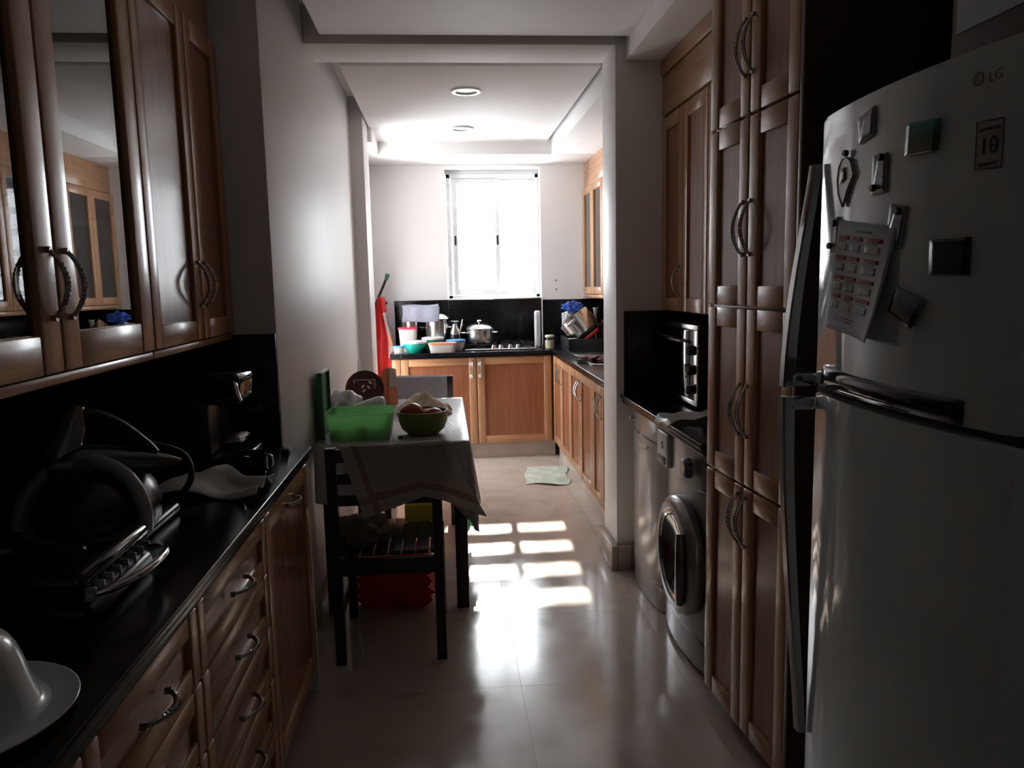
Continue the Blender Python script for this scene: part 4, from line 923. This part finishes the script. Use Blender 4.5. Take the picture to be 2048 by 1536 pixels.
# chairs
def chair(name, label, loc, rot, w=.43, d=.44, bh=.862):
    c = thing(name, label, 'chair', loc, local=True); B = 'black_wood'
    def leg(x, yb, yt, z1, nm): 
        mb = MB(); s_ = .019
        for q in range(1):
            t = mb.bm; lo = [t.verts.new((x+a*s_, yb+b_*s_*.9, 0)) for a, b_ in ((-1, -1), (1, -1), (1, 1), (-1, 1))]; md = [t.verts.new((x+a*s_, b_*s_*.95, .43)) for a, b_ in ((-1, -1), (1, -1), (1, 1), (-1, 1))] if nm == 'back_post' else None
            hi = [t.verts.new((x+a*s_, yt+b_*s_*.75, z1)) for a, b_ in ((-1, -1), (1, -1), (1, 1), (-1, 1))]
            seq = [lo, md, hi] if md else [lo, hi]
            for A, Bv in zip(seq, seq[1:]):
                for k in range(4): t.faces.new((A[k], A[(k+1) % 4], Bv[(k+1) % 4], Bv[k]))
            t.faces.new(lo); t.faces.new(hi)
        return mb.build('leg' if nm == 'leg' else 'back_post', B, c)
    hw_ = w/2-.02
    for sg in (-1, 1): leg(sg*hw_, 0, -.025, bh, 'back_post'); leg(sg*hw_, d-.02, d-.02, .42, 'leg')
    for i, (z0, z1) in enumerate(((.805, .855), (.72, .762), (.635, .677))):
        yy = -.025*(z0-.43)/(bh-.43); MB().box(-hw_+.019, hw_-.019, yy-.009, yy+.009, z0, z1, .003).build('back_rail', B, c)
    for y in (0, d-.02): MB().box(-hw_+.018, hw_-.018, y-.011, y+.011, .355, .42, .002).build('seat_rail', B, c)
    for sg in (-1, 1):
        MB().box(sg*hw_-.011, sg*hw_+.011, .018, d-.038, .355, .42, .002).build('seat_rail', B, c); MB().box(sg*hw_-.009, sg*hw_+.009, .018, d-.038, .17, .195, .002).build('stretcher', B, c)
    n = 8; sw_ = (w-.004)/n
    for k in range(n): MB().box(-w/2+k*sw_+.003, -w/2+(k+1)*sw_-.003, .022 if 0 < k < n-1 else .022, d+.005, .421, .438, .003).build('seat_slat', B, c)
    c.rotation_euler = (0, 0, rot); return c
chair('dining_chair', 'black slatted wooden chair with checked towel over its back', (-.247, 2.885, 0), 0)
chair('dining_chair', 'black wooden chair at the far table end, grey cloth over it', (-.18, 5.0, 0), math.pi, .44)
# towel on near chair
top = [(-.405, .866), (-.33, .867), (-.22, .866), (-.12, .868), (-.024, .872), (.013, .862)]
bot = [(-.328, .592), (-.26, .618), (-.191, .638), (-.10, .672), (-.02, .645), (.081, .598), (.136, .572)]
def pl(P, t):
    t = min(max(t, 0), 1)*(len(P)-1); i = min(int(t), len(P)-2); k = t-i; return (P[i][0]*(1-k)+P[i+1][0]*k, P[i][1]*(1-k)+P[i+1][1]*k)
def tw(u, v):   # v 0 = bottom front, .72 = over the rail, 1 = back hem
    a = pl(top, u); b_ = pl(bot, u)
    bulge = -.012*math.sin(math.pi*min(v/.72, 1))*max(0, (u-.72)/.28)
    if v <= .70:
        k = v/.70; x = b_[0]*(1-k)+a[0]*k+bulge; z = b_[1]*(1-k)+a[1]*k
        y = 2.842-.006*math.sin(16*u+2*v)*(1-k*.6)-.006*math.sin(7*u-4*v)-.012*(1-k)*math.sin(3.2*u)
        y += .02*max(0, u-.8)/.2*(1-k)
    elif v <= .80: k = (v-.70)/.10; x = a[0]; z = a[1]+.006*math.sin(math.pi*k); y = 2.842+.036*k
    else: k = (v-.80)/.20; x = a[0]+.01*k; z = a[1]-.14*k; y = 2.880+.004*math.sin(15*u)*k+.008*k
    return (x, y, z)
tag(MB().grid(60, 44, tw).build('tea_towel', 'towel', solid=.002, soff=0), 'beige tea towel with red-brown checks hung over the near chair', 'towel')
def tw2(u, v):
    x = -.345+.345*u; 
    if v < .42: return (x, 4.965+.003*math.sin(13*u), .868-.16*(1-v/.42)-.004*u)
    if v < .58: k = (v-.42)/.16; return (x, 4.965+.06*k, .871+.004*math.sin(math.pi*k)-.004*u)
    return (x, 5.03+.003*math.sin(11*u), .868-.16*(v-.58)/.42)
o = MB().grid(20, 24, tw2).build('hand_towel', 'grey_cloth', solid=.002); tag(o, 'plain grey towel covering the back of the far chair', 'towel')
# cushion and yellow folder on the seat
blob('cloth_bundle', 'cushion', 'slumped brown cloth bundle on the near chair seat', 'bundle', (-.35, 3.0, .495), (.10, .075, .075), .2, 4, 4, 2, floor=.4385)
o = MB().box(-.20, -.055, 3.26, 3.30, .4385, .512, .004).build('yellow_box', 'yellow'); tag(o, 'yellow card box standing on the near chair seat', 'box')

# ------------------------------------------------------------------ things on the table
TS = TZ+.0012
def rbox(w0, d0, w1, d1, rr=.025):
    def P(a, b_):
        q = []
        for (qx, qy, s0) in ((1, 1, 0), (-1, 1, 90), (-1, -1, 180), (1, -1, 270)):
            for k in range(5): an = math.radians(s0+k*22.5); q.append((qx*(a-rr)+rr*math.cos(an), qy*(b_-rr)+rr*math.sin(an)))
        return q
    return P(w0, d0), P(w1, d1)
gb = thing('storage_box', 'open green plastic storage box on the table corner', 'box', (-.39, 3.51, TS))
lo, hi = rbox(.130, .10, .147, .118); li, hI = rbox(.126, .096, .143, .114); H = .118; cx, cy = -.392, 3.50
mb = MB(); t = mb.bm
L1 = [t.verts.new((cx+x, cy+y, TS)) for x, y in lo]; L2 = [t.verts.new((cx+x, cy+y, TS+H)) for x, y in hi]; L2b = [t.verts.new((cx+x*1.03, cy+y*1.035, TS+H)) for x, y in hi]; L2c = [t.verts.new((cx+x*1.03, cy+y*1.035, TS+H+.006)) for x, y in hi]
L3 = [t.verts.new((cx+x, cy+y, TS+H+.006)) for x, y in hI]; L4 = [t.verts.new((cx+x, cy+y, TS+.004)) for x, y in li]
for A, Bv in ((L1, L2), (L2, L2b), (L2b, L2c), (L2c, L3), (L3, L4)):
    for i in range(20): t.faces.new((A[i], A[(i+1) % 20], Bv[(i+1) % 20], Bv[i]))
t.faces.new(L1[::-1]); t.faces.new(L4); mb.build('tub_body', 'green_box', gb)
for k, (x, y, r) in enumerate(((-.483, 3.446, .034), (-.372, 3.443, .038), (-.40, 3.53, .036), (-.295, 3.47, .036), (-.47, 3.54, .034))):
    o = blob('onion', 'brown_fruit', ['brown onion in the green box by the box lid', 'brown onion seen as a round shadow through the green box front', 'brown onion in the middle of the green box', 'brown onion in the green box nearest the olive bowl', 'brown onion at the back of the green box'][k], 'onion', (x, y, TS+.006+r), (r, r, r), .04, 3, 3, k, 'onions in the green box')
ldm = thing('storage_box_cover', 'dark green lid standing upright against the left wall', 'lid', (-.575, 3.58, TS), local=True)
MB().box(-.008, .008, -.115, .115, 0, .30, .006, 3).build('lid_panel', 'green_lid', ldm); mb = MB()
for a in ((-.118, -.105, 0, .302), (.105, .118, 0, .302)): mb.box(.0, .02, a[0], a[1], a[2], a[3], .004)
mb.box(.0, .02, -.118, .118, .289, .302, .004); mb.build('lid_rim', 'green_lid', ldm); ldm.location = (-.572, 3.57, TS)
bo = thing('fruit_bowl', 'olive green ceramic bowl of red fruit on the table', 'bowl', (-.115, 3.52, TS))
MB().lathe([(0, 0), (.058, 0), (.072, .005), (.098, .028), (.110, .06), (.114, .085), (.114, .11), (.109, .11), (.108, .085), (.104, .06), (.092, .033), (.066, .012), (0, .009)], 48, (-.115, 3.52, TS)).build('bowl_body', 'olive', bo)
blob('tomato', 'tomato', 'large red tomato in the olive bowl beside the green box', 'tomato', (-.165, 3.51, TS+.098), (.056, .056, .048), .03, 3, 4, 1, 'tomatoes in the olive bowl')
blob('tomato', 'tomato', 'red tomato sunk in the olive bowl, on the aisle side', 'tomato', (-.065, 3.50, TS+.085), (.044, .044, .038), .03, 3, 4, 2, 'tomatoes in the olive bowl')
blob('tomato', 'tomato', 'red tomato at the back of the olive bowl', 'tomato', (-.10, 3.58, TS+.07), (.04, .04, .036), .03, 3, 4, 3, 'tomatoes in the olive bowl')
blob('white_bag', 'white_bag', 'crumpled white plastic bag behind the green box', 'bag', (-.52, 3.93, TS+.075), (.08, .07, .08), .2, 4, 4, 4, floor=TS)
o = MB().lathe([(0, 0), (.028, 0), (.034, .008), (.034, .13), (.028, .15), (.018, .158), (0, .16)], 28).build('bottle', 'white_plastic', origin=(0, 0, 0)); o.location = (-.45, 3.83, TS+.07); o.rotation_euler = (math.radians(80), 0, math.radians(62)); o.rotation_euler = (math.radians(72), 0, math.radians(70)); o.name = 'white_bottle'; tag(o, 'white plastic bottle lying on the crumpled bag', 'bottle')
pt_ = thing('tin_tray', 'round maroon tin tray with cream leaf pattern leaning by the wall', 'tray', (-.46, 4.32, TS), local=True)
MB().lathe([(0, 0), (.092, 0), (.105, .012), (.107, .012), (.094, -.003), (0, -.003)], 48, mat=Matrix.Translation((0, 0, .107)) @ Matrix.Rotation(math.pi/2, 4, 'X')).build('plate', 'maroon_plate', pt_)
mb = MB(); mb.tube([(-.055, -.002, .145), (-.055, -.002, .160), (.05, -.002, .160), (.055, -.002, .155), (.055, -.002, .11)], .0025, 6); mb.build('frame_line', 'cream', pt_)
for (x, z, a) in ((-.01, .125, 40), (.02, .12, -40), (.03, .145, -60), (-.005, .10, 60)): MB().lathe([(0, .016), (.006, .004), (.007, -.004), (0, -.016)], 12, sy=.15, mat=Matrix.Translation((x, -.003, z)) @ Matrix.Rotation(math.radians(a), 4, 'Y')).build('leaf_print', 'cream', pt_)
pt_.rotation_euler = (math.radians(-12), 0, 0)
ob = thing('snack_bag', 'orange and white paper bag standing on the table', 'bag', (-.35, 4.45, TS))
def obg(u, v): return (-.375+(.13-.05*v)*(u-.5)+.02*v+.025, 4.45-.03*math.sin(math.pi*u)*(1-v)-.006*math.sin(11*u+5*v), TS+.20*v+.012*v*math.sin(3*u))
MB().grid(16, 20, obg).build('front_sheet', 'orange', ob, solid=.002)
def obb(u, v): p = obg(u, v); return (p[0], 4.455+.03*math.sin(math.pi*u)*(1-v), p[2])
MB().grid(16, 20, obb).build('back_sheet', 'orange', ob, solid=.002)
def obw(u, v): p = obg(.56+.42*u, .48+.5*v); return (p[0], p[1]-.003, p[2])
MB().grid(8, 8, obw).build('white_panel', 'cream', ob, solid=.0008)
for k in range(3):
    def obk(u, v, k=k): p = obg(.48+.05*u, .5+.08*k*1.4+.07*v); return (p[0], p[1]-.0034, p[2])
    MB().grid(2, 3, obk).build('printed_mark', 'red_print', ob, solid=.0005)
def brd(u, v):
    e = max(0, (1-(2*u-1)**2))**.5*max(0, (1-(2*v-1)**2))**.5
    z = TS+.002+e*(.062+.03*math.sin(2.6*u+.3)+.016*math.sin(11*u+4*v)+.012*math.sin(19*u-7*v))
    return (-.265+.275*u+.012*math.sin(9*v), 4.02+.17*v+.02*math.sin(6*u), z)
tag(MB().grid(34, 22, brd).build('bread_cloth', 'cream_cloth', solid=.003, soff=1), 'rumpled cream cloth on the table behind the olive bowl', 'cloth')
o = MB().lathe([(.0, 0), (.012, 0), (.012, .012), (0, .014)], 16, (-.215, 3.43, TS)).build('bottle_cap', 'black_plastic'); tag(o, 'tiny black bottle cap on the table beside the olive bowl', 'cap')
# under the table
rb = thing('carrier_bag', 'red plastic carrier bag on the floor under the table', 'bag', (-.27, 3.48, 0))
mb = MB(); t = bmesh.new(); bmesh.ops.create_cube(t, size=1); bmesh.ops.subdivide_edges(t, edges=t.edges[:], cuts=14, use_grid_fill=True)
for v in t.verts:
    x, y, z = v.co; zz = z+.5; k = 1+.10*(zz)-.12*zz**3
    x *= .30*k; y *= .22*k; x += .014*math.sin(31*zz+9*y)+.010*math.sin(23*v.co.y*3+7*zz); y += .014*math.sin(21*x*2+13*zz)
    if v.co.x > .3: x += .035*math.exp(-((zz-.28)**2)/.015)
    v.co = Vector((-.27+x, 3.49+y, .002+zz*.24))
mb.add(t); mb.build('bag_body', 'red_trans', rb)
mb = MB(); mb.tube([(-.36, 3.46, .235), (-.34, 3.45, .30), (-.28, 3.45, .33), (-.22, 3.45, .30), (-.20, 3.46, .235)], [.012, .009, .007, .009, .012], 8); mb.build('bag_handle', 'red_bag', rb)
blob('carrier_bag', 'green_bag', 'green plastic bag hanging behind the near table leg', 'bag', (.085, 3.93, .27), (.055, .06, .085), .22, 5, 4, 5)
# cloth on the floor
def fc(u, v):
    a = (.545+.06*v, 5.42+.53*v); b_ = (.86+.06*v, 5.36+.53*v)
    x = a[0]*(1-u)+b_[0]*u+.012*math.sin(9*v); y = a[1]*(1-u)+b_[1]*u+.02*math.sin(7*u)
    z = .003+.012*math.sin(9*v+3*u)**2+.016*math.exp(-((v-.3)**2)/.01)*math.sin(math.pi*u)
    return (x, y, z)
tag(MB().grid(30, 36, fc).build('floor_cloth', 'floor_cloth', solid=.002, soff=1), 'pale green floor cloth lying crumpled before the side cabinets', 'cloth')
